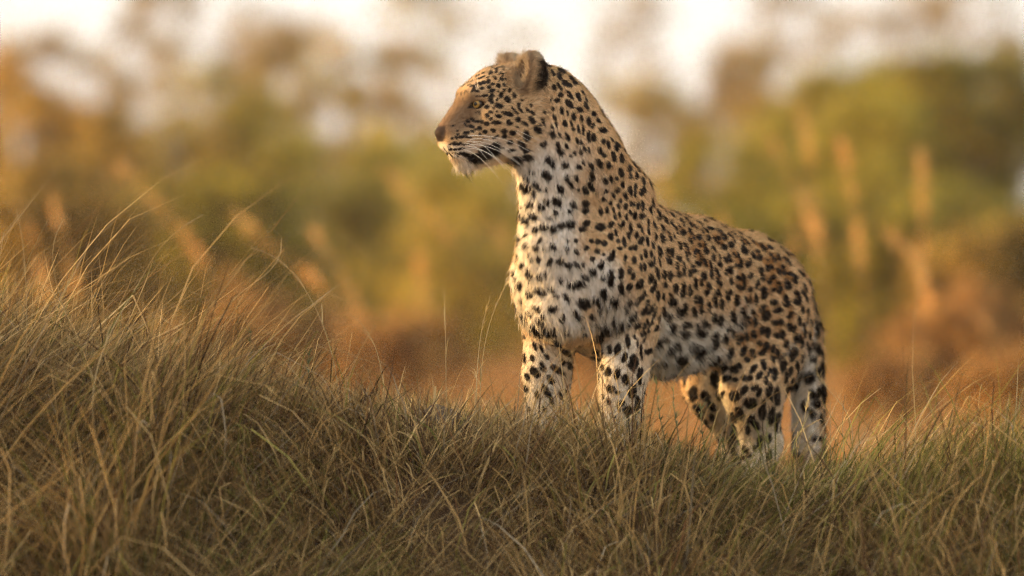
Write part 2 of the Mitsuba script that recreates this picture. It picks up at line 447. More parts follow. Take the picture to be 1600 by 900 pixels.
def sculpt(h=0.003):
    F = Field((-1.04, -0.24, -0.16), (0.34, 0.24, 0.95), h)
    # trunk
    F.chain([(0.02, 0, 0.385), (-0.14, 0, 0.375), (-0.32, 0, 0.358), (-0.50, 0, 0.348), (-0.66, 0, 0.335)], [0.118, 0.128, 0.126, 0.114, 0.112], 0.05, ((0, 1, 0), 0.86))
    F.ell((-0.12, 0, 0.355), (0.16, 0.112, 0.165), k=0.05)               # rib cage
    F.ell((-0.30, 0, 0.305), (0.20, 0.100, 0.14), k=0.05)                # belly
    F.ell((-0.722, 0, 0.330), (0.115, 0.104, 0.115), k=0.04)              # rump
    F.chain([(0.00, 0, 0.50), (-0.20, 0, 0.480), (-0.45, 0, 0.440), (-0.66, 0, 0.408), (-0.77, 0, 0.36)], [0.05, 0.05, 0.05, 0.05, 0.05], 0.05)  # spine
    # breast
    F.ell((0.070, 0, 0.42), (0.070, 0.090, 0.135), k=0.05)
    F.ell((0.062, 0, 0.30), (0.075, 0.082, 0.075), k=0.04)
    # neck
    F.chain([(-0.03, 0.0, 0.52), (0.035, -0.004, 0.62), (0.072, -0.024, 0.71), (0.095, -0.036, 0.755)], [0.116, 0.096, 0.076, 0.062], 0.05)
    F.cone((0.09, -0.01, 0.45), (0.112, -0.025, 0.655), 0.072, 0.055, 0.05)   # throat
    # shoulders and forelegs
    for s, du in ((1, 0.0), (-1, -0.005)):
        F.cone((-0.085, 0.062 * s, 0.545), (0.010, 0.094 * s, 0.38), 0.058, 0.062, 0.045, ((0, 1, 0), 0.72))     # shoulder blade
        F.cone((0.028, 0.092 * s, 0.37), (-0.03, 0.103 * s, 0.255), 0.056, 0.053, 0.04)                            # upper arm
        F.ell((-0.06, 0.102 * s, 0.36), (0.06, 0.038, 0.125), k=0.03)                                             # triceps
        y = 0.094 * s
        F.chain([(-0.024 + du, 0.102 * s, 0.265), (-0.004 + du, y + 0.003 * s, 0.17), (0.004 + du, y - 0.002 * s, 0.075), (0.012 + du, y - 0.004 * s, 0.03)], [0.055, 0.050, 0.043, 0.038], 0.008)
        F.ell((0.03 + du, y - 0.004 * s, 0.012), (0.062, 0.046, 0.034), k=0.02)                                   # paw
        for j in (-1.5, -0.5, 0.5, 1.5):
            F.ell((0.078 + du - 0.008 * abs(j), y - 0.004 * s + 0.021 * j, 0.003), (0.026, 0.0135, 0.021), k=0.008)
    # haunches and hind legs
    for s, fu in ((1, 0.0), (-1, -0.20)):
        F.ell((-0.655 + fu * 0.15, 0.072 * s, 0.285), (0.110, 0.058, 0.14 if s > 0 else 0.118), k=0.05)
        hip, knee, hock, foot = (-0.65 + 0.15 * fu, 0.075 * s, 0.28), (-0.525 + fu * 0.75, 0.094 * s, 0.135), (-0.59 + fu, 0.086 * s, 0.012), (-0.545 + fu, 0.084 * s, -0.08)
        F.cone(hip, knee, 0.090, 0.064, 0.04, ((0, 1, 0), 0.75))
        F.cone((-0.67 + 0.2 * fu, 0.075 * s, 0.25), np.add(knee, (-0.065, 0, -0.03)), 0.078, 0.044, 0.04, ((0, 1, 0), 0.75))
        F.cone(knee, hock, 0.060, 0.040, 0.03)
        F.cone(hock, foot, 0.042, 0.035, 0.02)
        F.ell(np.add(foot, (0.035, 0, -0.012)), (0.06, 0.042, 0.03), k=0.02)
        for j in (-1.5, -0.5, 0.5, 1.5):
            F.ell(np.add(foot, (0.085 - 0.008 * abs(j), 0.020 * j, -0.02)), (0.025, 0.013, 0.019), k=0.008)
    # folds of the skin: behind the shoulder, across the thigh
    for s in (1, -1):
        fold = [(-0.104, 0.120, 0.535), (-0.094, 0.133, 0.49), (-0.088, 0.142, 0.45), (-0.094, 0.147, 0.41), (-0.104, 0.149, 0.37), (-0.104, 0.149, 0.33), (-0.082, 0.151, 0.285)]
        for a, b in zip(fold[:-1], fold[1:]):
            F.cone(np.multiply(a, (1, s, 1)), np.multiply(b, (1, s, 1)), 0.0125, 0.0125, 0.016, cut=True)
        fold = [(-0.70, 0.149, 0.285), (-0.658, 0.151, 0.259), (-0.617, 0.149, 0.22), (-0.58, 0.145, 0.197), (-0.529, 0.150, 0.177), (-0.498, 0.154, 0.151)]
        for a, b in zip(fold[:-1], fold[1:]):
            F.cone(np.multiply(a, (1, s, 1)), np.multiply(b, (1, s, 1)), 0.0055, 0.0055, 0.010, cut=True)
    # loose skin of the groin
    F.ell((-0.46, 0.0, 0.225), (0.10, 0.07, 0.05), k=0.04)
    # tail
    tail = [(-0.79, 0.0, 0.395), (-0.842, 0.012, 0.35), (-0.862, 0.035, 0.25), (-0.852, 0.05, 0.12), (-0.845, 0.055, 0.0), (-0.87, 0.055, -0.06)]
    F.chain(tail, [0.047, 0.041, 0.038, 0.036, 0.034, 0.028], 0.008)
    # head
    R = HEAD_R
    E = lambda c, r, k=0.02, cut=False, rot=None: F.ell(hd(c), r, R if rot is None else R @ rot, k, cut)
    C = lambda a, b, ra, rb, k=0.02, flat=None, cut=False: F.cone(hd(a), hd(b), ra, rb, k, None if flat is None else (R @ np.array(flat[0], float), flat[1]), cut)
    E((0.010, 0, 0.042), (0.078, 0.060, 0.064), 0.03)                    # skull
    E((-0.040, 0, 0.035), (0.055, 0.062, 0.074), 0.03)                   # back of the skull
    for s in (1, -1):
        E((0.025, 0.042 * s, -0.012), (0.052, 0.030, 0.042), 0.025)       # cheek
        E((-0.010, 0.036 * s, -0.045), (0.062, 0.036, 0.048), 0.03)      # jowl
        E((0.076, 0.026 * s, 0.045), (0.022, 0.014, 0.010), 0.022)        # brow
        E((0.106, 0.020 * s, -0.054), (0.036, 0.022, 0.026), 0.014)      # whisker pad
    C((0.072, 0, 0.030), (0.135, 0, -0.030), 0.033, 0.018, 0.025, ((0, 1, 0), 1.05))   # bridge of the nose
    C((0.045, 0, -0.035), (0.118, 0, -0.050), 0.044, 0.026, 0.025)       # muzzle
    C((0.00, 0, -0.064), (0.088, 0, -0.088), 0.030, 0.019, 0.016)       # lower jaw
    E((0.099, 0, -0.093), (0.017, 0.018, 0.016), 0.012)                   # chin
    E((0.108, 0, -0.083), (0.015, 0.020, 0.010), 0.008)                   # lower lip
    C((0.02, 0, -0.068), (0.100, 0, -0.082), 0.036, 0.024, 0.010, ((0, 0, 1), 0.45))
    E((0.148, 0, -0.038), (0.0125, 0.0155, 0.0115), 0.006)                 # nose
    for s in (1, -1):
        lip = np.array([side(F, x, z, s) for x, z in ((0.139, -0.066), (0.130, -0.078), (0.116, -0.087), (0.098, -0.088), (0.078, -0.085), (0.056, -0.080), (0.036, -0.073))])
        for i in range(6):
            C(lip[i], lip[i + 1], 0.0030, 0.0030, 0.003, cut=True)        # the closed mouth
        E((0.163, 0.0095 * s, -0.041), (0.006, 0.004, 0.004), 0.003, True)  # nostril
        E(side(F, 0.080, 0.0215, s), (0.0150, 0.011, 0.0058), 0.007, True, np.array([[math.cos(0.22), 0, math.sin(0.22)], [0, 1, 0], [-math.sin(0.22), 0, math.cos(0.22)]]))   # eye socket
        # ear
        n, up, c = EAR_N[s], EAR_UP[s], EAR_C[s]
        rot = np.stack([n, np.cross(up, n), up], 1)
        E(c - n * 0.012, (0.032, 0.031, 0.0475), 0.014, rot=rot)
        E(c + n * 0.020 + up * 0.003, (0.026, 0.025, 0.039), 0.006, True, rot=rot)
    return F
# the marks of the side that the photograph shows, measured on it: place on the body (mm), angle in the skin, half length, half width (0.1 mm)
MARKS = np.array([[int(x) for x in r.split(",")] for r in """
231,-100,780,167,37,33 226,-92,782,132,45,34 236,-106,777,166,38,31 240,-98,767,40,39,27 230,-87,770,94,36,35 224,-82,776,133,29,28 216,-82,790,151,40,30
218,-72,773,142,43,33 212,-95,800,127,49,31 204,-86,803,146,47,23 202,-74,798,126,52,24 209,-70,787,130,35,29 224,-109,791,84,59,23 221,-97,791,71,33,16
188,-78,809,174,64,10 228,-81,762,38,54,32 229,-80,752,27,37,36 232,-81,742,139,64,39 218,-65,752,92,52,34 210,-54,744,148,57,47 212,-62,763,27,29,27 203,-54,764,81,43,29
197,-46,752,113,49,34 227,-65,730,6,74,45 239,-87,728,15,42,35 225,-70,744,92,28,15 240,-77,717,4,40,26 186,-35,743,129,33,19 209,-63,775,118,34,26 192,-38,734,120,43,26
203,-41,721,128,84,29 192,-35,723,128,67,25 178,-25,722,136,44,27 172,-21,732,149,29,24 171,-18,716,140,50,30 148,13,743,91,68,20 149,18,725,134,48,30 158,4,717,145,35,22
121,1,801,109,98,37 138,15,769,131,69,42 103,-24,818,100,120,71 249,-113,768,125,92,29 254,-133,758,140,39,21 249,-144,756,176,61,15 255,-126,761,162,39,12
256,-136,745,151,22,10 240,-92,751,17,68,22 249,-104,751,10,58,10 243,-102,716,163,53,13 244,-109,717,148,29,12 234,-73,725,143,25,15 233,-66,718,146,26,14
197,-66,787,32,30,26 220,-71,761,20,15,14 207,-78,796,122,16,12 214,-73,783,100,13,12 239,-113,776,147,35,14 227,-117,789,99,25,20 244,-83,710,6,43,39
247,-94,697,16,45,33 245,-83,693,28,44,35 245,-101,684,25,47,35 242,-89,676,39,45,35 238,-72,679,162,42,36 237,-66,695,20,78,32 233,-62,708,5,52,29 218,-50,714,172,103,36
219,-46,697,135,37,35 218,-45,693,12,53,30 225,-53,677,179,53,42 211,-41,673,9,61,37 201,-34,702,179,54,47 189,-25,693,155,71,34 175,-17,701,143,74,45
172,-5,680,155,75,50 158,24,670,147,72,49 163,3,699,142,77,27 156,22,687,139,59,24 223,-54,666,9,44,37 211,-47,654,160,47,38 202,-50,638,17,59,38 187,-22,667,121,84,60
191,-31,648,137,90,50 181,-26,637,4,54,39 167,7,651,50,61,38 178,-56,618,52,146,109 175,-28,622,30,106,50 159,19,615,155,126,69 162,12,586,156,118,79
168,-17,592,179,46,32 163,-43,585,19,59,39 232,-73,664,44,36,19 231,-67,667,41,29,17 252,-117,687,0,47,29 254,-125,699,175,35,29 267,-120,674,22,57,30
245,-109,698,22,60,27 247,-118,702,151,47,20 244,-101,671,16,28,27 255,-113,677,176,30,21 249,-109,681,19,27,17 260,-128,693,142,29,20 261,-124,688,170,25,14
242,-75,703,51,30,22 279,-145,689,41,34,15 279,-134,678,37,19,17 281,-132,671,19,25,16 236,-92,662,12,43,12 288,-141,662,32,29,18 284,-133,664,18,32,27
277,-125,665,13,48,29 267,-117,665,6,46,24 261,-113,664,164,32,17 288,-146,650,40,32,18 285,-137,651,19,45,31 279,-128,651,8,41,29 271,-122,649,4,35,16
264,-115,651,180,37,15 277,-151,639,50,50,24 279,-140,639,34,35,26 275,-132,640,9,37,24 270,-126,641,3,35,17 269,-153,631,61,19,14 270,-144,632,76,34,16
266,-138,630,71,35,27 264,-144,626,15,18,15 218,-98,635,27,193,114 219,-79,643,78,128,81 229,-115,623,12,166,96 256,-128,628,158,117,44 216,-107,623,10,131,71
266,-157,626,172,81,21 270,-171,638,112,85,17 203,-34,686,174,45,12 215,-47,664,177,15,14 183,-31,634,132,54,17 215,-62,644,172,25,16 114,12,796,62,129,50
91,4,807,128,141,82 84,23,791,143,95,71 81,31,781,154,107,60 114,26,779,123,79,68 104,32,775,167,76,54 128,22,772,118,103,36 132,27,754,16,53,52 115,38,755,123,107,51
96,48,753,33,82,57 97,52,745,42,58,39 76,47,760,13,59,51 140,23,742,46,53,51 122,43,735,125,107,62 86,62,731,66,93,61 77,57,744,60,54,43 138,34,721,107,76,41
129,43,716,103,56,25 105,57,723,179,72,60 121,52,708,106,84,47 106,62,705,85,68,42 71,70,714,179,78,57 150,24,706,132,58,36 150,28,693,115,61,29 138,42,694,102,78,42
90,70,699,71,97,54 62,76,701,165,69,57 127,52,688,110,124,28 116,61,682,92,89,32 107,66,680,88,109,32 83,75,690,26,70,40 57,85,681,158,116,63 167,-1,692,163,29,19
149,35,669,117,48,24 137,47,666,126,107,42 98,75,665,88,102,46 88,81,664,69,81,54 121,61,658,108,67,28 114,66,655,101,60,26 66,92,657,19,64,54 55,97,650,58,89,51
139,46,647,130,60,32 152,31,651,14,48,43 149,35,638,134,107,55 110,71,641,119,67,28 117,66,635,105,60,30 102,78,638,106,72,31 80,92,638,91,72,57 38,95,661,104,62,45
21,99,651,133,125,49 33,102,643,143,87,62 -19,91,639,127,109,41 127,58,632,129,48,32 46,103,633,139,58,42 134,52,626,141,31,22 141,45,607,148,79,55 121,65,603,150,73,43
115,71,613,112,48,22 168,-29,596,9,42,26 166,-31,576,136,60,36 121,61,579,114,85,42 137,47,579,121,84,51 131,51,565,139,88,48 166,-11,564,171,101,59 161,-43,560,18,179,82
166,-18,547,156,79,53 146,36,557,133,96,65 160,12,555,138,43,27 116,61,555,118,41,28 164,-24,526,158,89,47 162,-34,523,147,61,46 161,10,531,156,72,51 163,0,519,4,81,60
150,30,531,151,100,71 127,54,523,115,79,64 154,27,508,180,62,43 134,50,511,139,55,35 145,40,507,154,31,24 137,-72,531,34,94,31 151,-56,521,28,80,31 132,-75,513,180,113,65
143,-66,500,21,213,48 157,-47,494,10,184,72 165,-18,499,10,91,60 164,-27,501,165,65,45 161,14,497,16,74,29 164,7,477,19,97,67 159,26,474,133,77,74 150,40,481,41,79,70
138,54,484,16,105,80 167,-13,472,6,70,45 102,70,526,172,89,74 105,71,511,176,90,61 108,76,484,34,92,65 120,72,474,32,75,60 78,91,477,179,127,81 100,82,603,126,98,47
94,80,583,104,104,60 92,77,562,130,109,55 102,70,554,125,101,59 83,92,609,127,108,60 61,101,608,106,82,59 45,104,625,93,97,73 73,97,628,133,57,48 64,94,574,138,76,50
51,100,578,110,72,47 36,104,579,134,66,39 30,103,555,162,79,53 57,93,553,136,55,38 39,99,544,108,69,40 61,88,535,117,57,44 45,96,528,37,56,44 69,86,510,84,84,54
54,92,513,85,72,42 40,100,513,99,60,33 39,103,499,97,62,33 52,101,483,28,86,50 34,111,479,14,58,48 143,-69,455,30,176,67 140,-73,445,17,107,57 163,-38,439,15,79,61
168,-12,436,21,72,31 168,-1,450,94,84,35 162,-38,462,51,70,35 162,26,438,6,70,57 149,51,433,156,71,52 146,54,448,144,33,26 134,67,449,159,45,44 107,87,448,175,54,48
93,94,446,3,64,52 79,102,443,18,69,59 60,105,457,66,82,62 46,109,466,83,69,37 47,116,448,43,59,44 118,82,434,19,64,52 168,-10,431,32,58,24 13,104,623,20,108,89
21,106,592,119,114,82 -20,102,601,161,165,69 -17,106,586,175,79,64 -46,103,587,8,118,67 -70,92,601,141,108,72 -53,80,625,139,95,48 -56,83,618,143,89,48
-67,86,609,89,99,93 -90,94,590,4,88,57 -69,106,576,3,110,76 -59,114,558,20,81,65 -43,117,551,4,93,63 15,107,567,106,66,61 -7,111,555,58,99,71 -27,112,563,35,89,52
-21,115,548,52,78,35 9,110,542,88,84,51 22,106,533,100,53,41 28,105,521,93,62,40 -3,116,527,57,58,43 -11,119,526,59,58,29 -22,122,523,57,83,48 -37,124,523,60,102,65
12,112,521,68,61,50 29,108,502,86,63,36 3,118,508,87,53,44 -9,123,502,48,96,55 -32,126,501,161,105,60 15,116,499,73,66,41 25,114,485,76,61,43 8,122,474,74,121,51
-18,127,480,96,60,57 -26,130,471,73,72,40 -6,128,461,63,79,57 -17,133,450,19,119,60 34,123,446,59,124,48 17,123,459,76,68,55 -37,136,447,73,96,52 52,124,433,22,64,45
24,132,433,4,75,45 8,133,434,177,89,59 -105,105,530,110,103,88 -75,121,514,140,117,77 -97,115,482,136,127,88 -86,123,459,149,134,76 -163,95,476,158,139,77
-135,111,455,178,146,84 -182,74,504,164,181,85 -208,76,495,155,108,97 -233,45,524,145,103,68 -57,138,440,71,84,66 -47,133,470,79,84,54 -51,129,488,67,72,48
69,-128,413,5,154,53 128,-82,418,32,149,63 145,-59,399,42,126,60 164,-31,422,119,55,32 163,-23,410,105,49,42 165,-7,412,51,61,57 167,7,433,128,36,29 135,68,425,142,60,43
160,21,407,39,56,54 154,38,407,3,67,61 143,53,398,179,76,63 133,66,400,147,78,48 123,77,398,116,60,34 98,96,427,13,62,51 108,91,411,15,54,50 97,106,397,95,92,57
89,106,420,28,38,32 108,92,384,156,86,69 117,79,371,167,89,53 128,62,357,19,179,74 145,34,368,155,64,48 150,-38,382,169,101,72 154,-10,377,169,86,52 156,7,381,141,48,36
95,-113,381,10,88,68 98,-108,370,35,69,48 108,-87,357,49,174,71 134,-49,339,18,153,87 146,-16,344,16,165,66 147,13,350,4,70,45 143,25,334,28,55,41 136,44,330,148,90,53
112,72,317,1,158,101 91,93,322,142,154,60 90,107,340,118,107,72 97,109,371,137,52,40 87,123,375,108,131,60 87,121,359,120,73,60 53,-134,316,93,121,85 90,-96,326,51,76,48
52,-116,291,79,152,110 140,-25,307,15,102,50 143,14,307,39,90,77 128,-49,297,28,95,55 139,-11,290,12,67,49 134,-23,281,179,121,41 110,-47,260,29,200,158
125,-12,259,110,157,76 125,6,258,120,152,49 134,30,288,79,84,60 119,59,293,127,125,55 92,79,290,151,73,52 79,90,298,144,70,36 49,85,266,131,211,102 49,108,281,112,129,53
33,63,247,119,249,85 118,32,258,121,84,53 77,78,274,147,76,31 87,58,253,138,67,45 87,71,269,87,57,27 72,109,312,127,59,39 70,121,324,129,101,67 11,-143,248,16,125,55
104,62,271,178,43,27 75,119,418,76,126,55 82,117,412,70,66,48 55,138,410,54,117,42 30,145,408,14,105,69 -3,141,414,178,72,50 -23,139,422,47,88,65 13,150,393,8,97,58
-8,146,393,5,111,82 -45,141,421,95,65,62 -40,143,400,155,105,66 -55,142,408,67,84,43 72,138,381,96,103,64 68,137,349,106,121,60 53,147,386,81,79,57 44,152,375,51,80,57
51,148,352,75,86,68 23,155,357,178,138,91 -32,147,369,178,146,89 -50,145,357,27,110,63 -38,147,346,161,142,60 45,141,320,108,83,47 47,134,307,105,118,37
10,154,334,13,119,73 26,150,321,89,85,74 -10,153,319,175,112,62 2,153,301,17,113,75 -26,152,304,180,211,60 29,138,286,61,144,62 33,131,281,92,64,37 37,118,271,107,149,45
17,142,270,80,84,45 11,147,271,73,72,26 -2,154,273,47,123,51 3,150,253,4,65,54 -9,156,258,166,55,36 27,127,247,100,60,41 19,139,247,110,48,27 -99,128,428,137,114,97
-110,131,379,118,111,78 -137,130,375,159,107,96 -113,131,356,153,96,61 -143,121,428,171,98,58 -162,120,425,11,130,72 -138,126,408,141,128,80 -192,119,412,149,152,60
-173,125,397,16,91,70 -211,119,392,47,137,87 -181,125,379,155,178,58 -222,102,440,165,147,78 -252,96,441,176,86,71 -256,102,430,43,120,53 -239,109,417,45,102,61
-164,127,350,133,129,89 -157,123,321,151,218,80 -144,127,335,135,104,39 -205,122,355,151,111,72 -203,121,339,157,130,80 -238,117,381,15,79,69 -234,119,345,85,111,85
-111,129,331,101,77,55 -68,143,333,129,135,101 -124,121,301,130,175,70 -155,114,290,160,109,78 -194,114,299,110,154,72 -217,114,304,37,138,110 -47,154,266,164,205,59
-182,103,266,140,154,100 -237,106,272,161,172,71 -240,98,253,156,223,76 -167,92,245,149,160,42 -65,143,381,91,126,77 -92,129,406,81,109,91 -41,150,295,1,216,50
-15,157,273,31,142,32 33,-101,227,156,88,46 24,-132,201,174,147,72 36,-106,201,169,86,48 32,-85,220,147,93,36 30,-74,204,157,69,41 38,-78,183,147,117,60
43,-94,171,171,131,81 38,-118,162,15,110,67 28,-128,136,27,162,72 29,-63,156,137,115,65 19,-53,176,148,171,62 3,-49,192,99,82,50 -18,-47,185,142,107,79
-8,-48,213,141,141,67 93,-6,232,106,185,72 35,-72,132,135,122,60 28,-62,111,118,122,44 41,-90,123,147,83,54 7,-50,121,108,129,63 -6,-48,127,132,82,63 38,-73,93,144,68,51
8,-49,86,90,54,46 37,-114,95,17,109,53 33,-62,74,162,82,41 14,-52,55,136,82,44 -30,-54,139,96,59,46 37,46,240,127,169,34 38,89,221,147,99,60 38,109,221,108,113,70
28,128,239,112,148,48 34,124,204,96,103,54 23,139,192,89,162,95 45,113,169,94,108,63 47,91,174,147,96,81 39,72,183,12,103,57 37,128,158,110,108,67 11,146,162,90,179,60
23,136,134,81,134,97 46,96,138,32,94,75 43,111,130,25,55,46 39,119,108,47,81,59 43,76,122,158,57,40 8,139,111,89,139,72 29,129,92,4,101,94 8,137,96,128,91,75
42,114,98,121,81,35 46,93,111,163,71,45 6,135,60,99,123,49 30,129,82,104,54,35 7,148,216,87,148,36 14,143,232,92,81,26 5,148,175,75,81,28 -17,152,217,166,148,59
-200,50,196,141,168,67 0,151,240,47,70,32 47,105,79,27,56,27 -247,51,514,169,119,56 -281,46,508,152,122,79 -312,22,517,127,96,50 -320,36,510,152,93,55
-298,62,491,7,132,61 -274,69,482,0,86,40 -238,73,487,27,86,83 -247,77,474,20,117,55 -273,79,468,160,153,66 -187,95,467,172,80,44 -179,104,456,166,117,74
-217,91,461,178,88,53 -303,78,470,26,99,66 -305,86,460,21,96,46 -284,91,451,21,91,62 -333,51,499,177,91,51 -328,65,486,179,101,58 -344,67,481,8,75,53 -391,48,491,39,97,73
-329,86,459,156,141,64 -310,98,441,2,93,57 -364,72,471,1,123,51 -376,79,457,152,181,62 -391,63,475,76,88,66 -280,105,425,17,143,41 -291,105,428,172,63,53
-292,111,414,52,114,41 -276,114,401,150,95,64 -333,97,441,6,150,47 -325,105,428,164,132,62 -418,59,479,136,118,59 -373,94,434,138,118,71 -350,108,416,1,130,66
-427,74,458,158,96,51 -409,75,456,34,67,59 -414,79,448,120,69,60 -453,73,460,167,112,81 -435,83,439,162,122,68 -468,81,443,160,140,63 -494,73,453,14,85,57
-485,67,465,121,86,56 -447,64,474,120,110,64 -389,99,417,167,111,55 -374,109,401,149,132,69 -421,96,411,157,139,71 -440,93,415,47,115,60 -304,115,404,88,97,61
-324,116,400,58,86,60 -321,121,381,47,100,72 -464,91,421,22,69,62 -480,92,420,31,102,58 -462,102,397,151,107,63 -479,100,403,29,134,52 -533,70,450,28,91,70
-519,84,433,162,154,107 -560,69,445,142,105,53 -503,101,401,2,111,66 -524,96,409,3,79,60 -255,116,390,110,103,74 -290,121,375,25,97,83 -350,118,383,107,138,68
-404,108,385,172,147,55 -427,104,387,168,106,90 -454,108,371,155,89,63 -474,108,372,70,97,79 -505,108,377,165,115,64 -426,42,495,165,66,42 -515,59,468,100,148,54
-552,61,457,102,135,45 -597,60,448,9,76,49 -554,86,421,153,125,84 -583,78,430,170,87,63 -575,89,416,169,128,62 -614,76,436,1,126,71 -618,68,443,29,79,62
-639,77,440,152,94,69 -617,93,421,31,87,55 -618,101,410,10,87,63 -594,96,410,170,67,51 -556,103,389,162,119,69 -555,108,372,172,92,71 -530,110,358,17,127,63
-475,110,361,99,66,57 -451,109,354,158,94,53 -465,110,350,161,104,47 -498,111,346,158,111,54 -583,104,394,29,93,53 -596,106,395,7,80,60 -614,115,385,38,93,71
-633,114,394,66,73,59 -631,118,384,18,74,53 -637,100,418,35,101,66 -661,104,415,131,94,46 -663,110,405,150,123,71 -650,122,380,148,107,45 -665,125,375,142,112,67
-657,130,364,146,119,55 -626,128,363,155,101,61 -626,131,353,164,119,68 -588,115,373,6,100,50 -573,115,364,50,77,59 -598,123,359,31,73,61 -597,127,346,28,106,54
-578,122,345,179,75,50 -551,113,345,164,96,63 -552,115,333,12,113,61 -525,110,325,86,121,72 -447,108,326,124,134,62 -448,106,316,147,120,59 -486,108,322,115,125,48
-503,108,323,100,98,41 -574,126,319,175,110,59 -607,135,329,178,79,65 -608,138,316,171,111,79 -650,138,339,156,103,62 -643,143,321,158,141,81 -656,142,328,156,77,65
-700,128,354,143,115,98 -684,136,338,118,127,71 -692,138,327,143,105,75 -862,53,339,135,159,80 -853,59,322,177,140,92 -852,49,369,120,83,60 -708,115,383,104,122,92
-727,111,378,128,72,52 -544,115,305,31,110,63 -581,132,302,6,125,65 -659,148,302,177,93,74 -687,145,300,157,98,54 -476,103,301,135,83,47 -422,109,364,161,88,64
-519,105,298,151,88,44 -864,60,309,177,154,33 -867,62,299,96,83,65 -435,102,297,151,126,43 -554,121,298,12,72,32 -619,145,296,166,80,28 -599,51,457,70,105,53
-257,120,359,68,116,77 -298,123,341,160,116,65 -307,123,354,134,94,71 -279,121,362,67,91,57 -263,119,326,173,118,80 -278,120,322,134,93,72 -258,115,300,124,144,76
-283,118,304,104,117,59 -311,120,310,115,109,70 -334,121,322,110,137,88 -370,116,315,140,126,94 -346,122,340,142,151,56 -401,112,333,126,154,79 -417,111,341,139,106,57
-347,121,364,116,112,65 -362,120,357,109,72,55 -342,113,287,136,162,77 -380,106,281,138,153,115 -485,91,273,119,159,54 -502,93,273,109,93,38 -510,98,281,99,113,39
-282,108,269,142,110,55 -307,112,276,150,153,78 -298,103,254,159,194,80 -155,86,236,146,130,76 -213,78,223,146,163,107 -226,86,232,145,170,65 -369,95,250,149,209,85
-386,82,232,153,236,120 -289,90,230,149,170,53 -294,83,219,142,197,52 -320,80,214,145,254,80 -336,82,219,145,195,76 -437,89,264,153,164,49 -439,82,242,133,177,90
-469,82,250,115,130,77 -471,76,210,3,118,107 -494,84,236,95,92,68 -503,88,241,101,79,29 -511,95,244,113,106,48 -497,95,213,111,129,62 -487,111,195,160,80,57
-275,66,199,132,248,125 -223,57,198,137,169,67 -426,55,191,142,305,79 -432,65,200,140,164,60 -308,26,170,129,240,104 -381,23,175,131,237,66 -395,32,179,126,205,53
-465,89,174,21,144,73 -471,99,182,9,102,60 -473,57,176,41,99,91 -462,71,154,43,177,72 -456,99,152,29,73,48 -462,118,156,130,68,65 -280,16,167,142,163,87
-239,17,173,144,128,72 -606,-70,166,120,67,41 -445,98,286,129,180,72 -484,100,294,128,149,57 -526,107,276,104,92,58 -549,120,288,32,118,90 -569,132,274,179,91,63
-584,137,276,162,77,73 -569,136,247,157,83,71 -584,141,249,75,100,81 -610,144,288,169,83,48 -608,145,264,78,105,86 -621,148,260,34,102,69 -642,150,277,79,106,77
-683,145,282,19,126,58 -664,145,268,116,90,51 -538,118,257,69,97,63 -548,126,254,80,113,69 -522,106,249,114,88,59 -525,118,230,76,71,59 -537,129,223,45,106,70
-521,127,210,32,105,60 -503,115,207,126,126,60 -553,136,217,42,104,58 -564,141,207,47,111,67 -546,141,195,149,91,78 -594,144,228,12,108,73 -632,145,240,167,120,104
-649,147,240,52,112,48 -659,147,227,3,100,82 -583,137,199,26,139,46 -612,141,214,19,142,49 -632,146,211,128,114,81 -621,145,200,178,144,102 -670,148,252,63,93,56
-698,144,247,129,143,77 -712,140,273,136,127,74 -690,141,224,108,135,65 -839,69,227,100,94,42 -851,76,216,96,122,87 -676,137,195,154,140,92 -653,138,180,136,156,77
-821,52,179,98,80,62 -831,65,209,82,81,24 -837,73,193,4,90,67 -483,129,176,68,133,53 -509,140,184,57,138,77 -487,142,162,48,118,58 -469,128,155,60,81,58
-537,152,165,17,195,97 -583,143,178,8,160,116 -521,145,168,9,143,48 -502,148,150,58,100,67 -618,140,167,135,115,104 -602,140,154,71,132,128 -650,128,145,151,161,79
-635,126,127,146,208,145 -818,49,151,101,121,39 -459,119,129,70,100,70 -474,138,134,34,81,61 -482,144,124,74,99,64 -474,126,100,174,148,119 -456,97,116,39,134,110
-511,157,134,86,111,67 -503,154,121,104,119,67 -516,154,113,124,101,60 -545,154,115,104,223,152 -500,142,95,91,143,71 -825,68,153,104,134,121 -844,80,167,77,121,80
-862,80,174,53,176,104 -825,77,116,131,114,68 -836,85,119,69,121,75 -834,83,95,178,105,88 -851,87,129,19,115,102 -856,87,108,99,136,71 -852,72,260,55,186,79
-867,77,206,41,82,69 -876,72,236,88,87,52 -816,43,129,104,95,35 -849,66,284,47,103,37 -595,136,91,158,108,63 -528,149,89,163,103,33 -470,99,90,33,89,33
-471,57,118,63,146,48 -507,136,79,114,183,84 -536,143,71,98,207,108 -502,65,68,61,249,114 -480,94,78,104,157,97 -498,114,66,119,118,84 -515,95,42,101,167,55
-515,116,51,124,135,75 -724,-62,23,113,172,86 -684,-64,53,115,58,21 -700,-77,34,108,105,22 -541,111,15,107,156,66 -568,143,68,162,153,130 -568,138,47,91,111,81
-554,127,23,98,113,60 -539,73,-1,30,119,66 -535,86,-12,160,118,61 -533,75,-20,21,102,47 -733,-70,-25,127,113,67 -561,124,-14,82,145,64 -656,-81,64,113,155,56
-613,-72,112,130,124,95 -733,-114,14,77,129,66 -816,61,90,129,121,64 -823,75,74,112,107,68 -844,87,63,90,123,65 -862,85,41,89,114,86 -838,88,20,168,90,54
-823,81,18,60,84,55 -539,99,2,123,66,41 -858,86,76,70,81,56
""".split()], float)




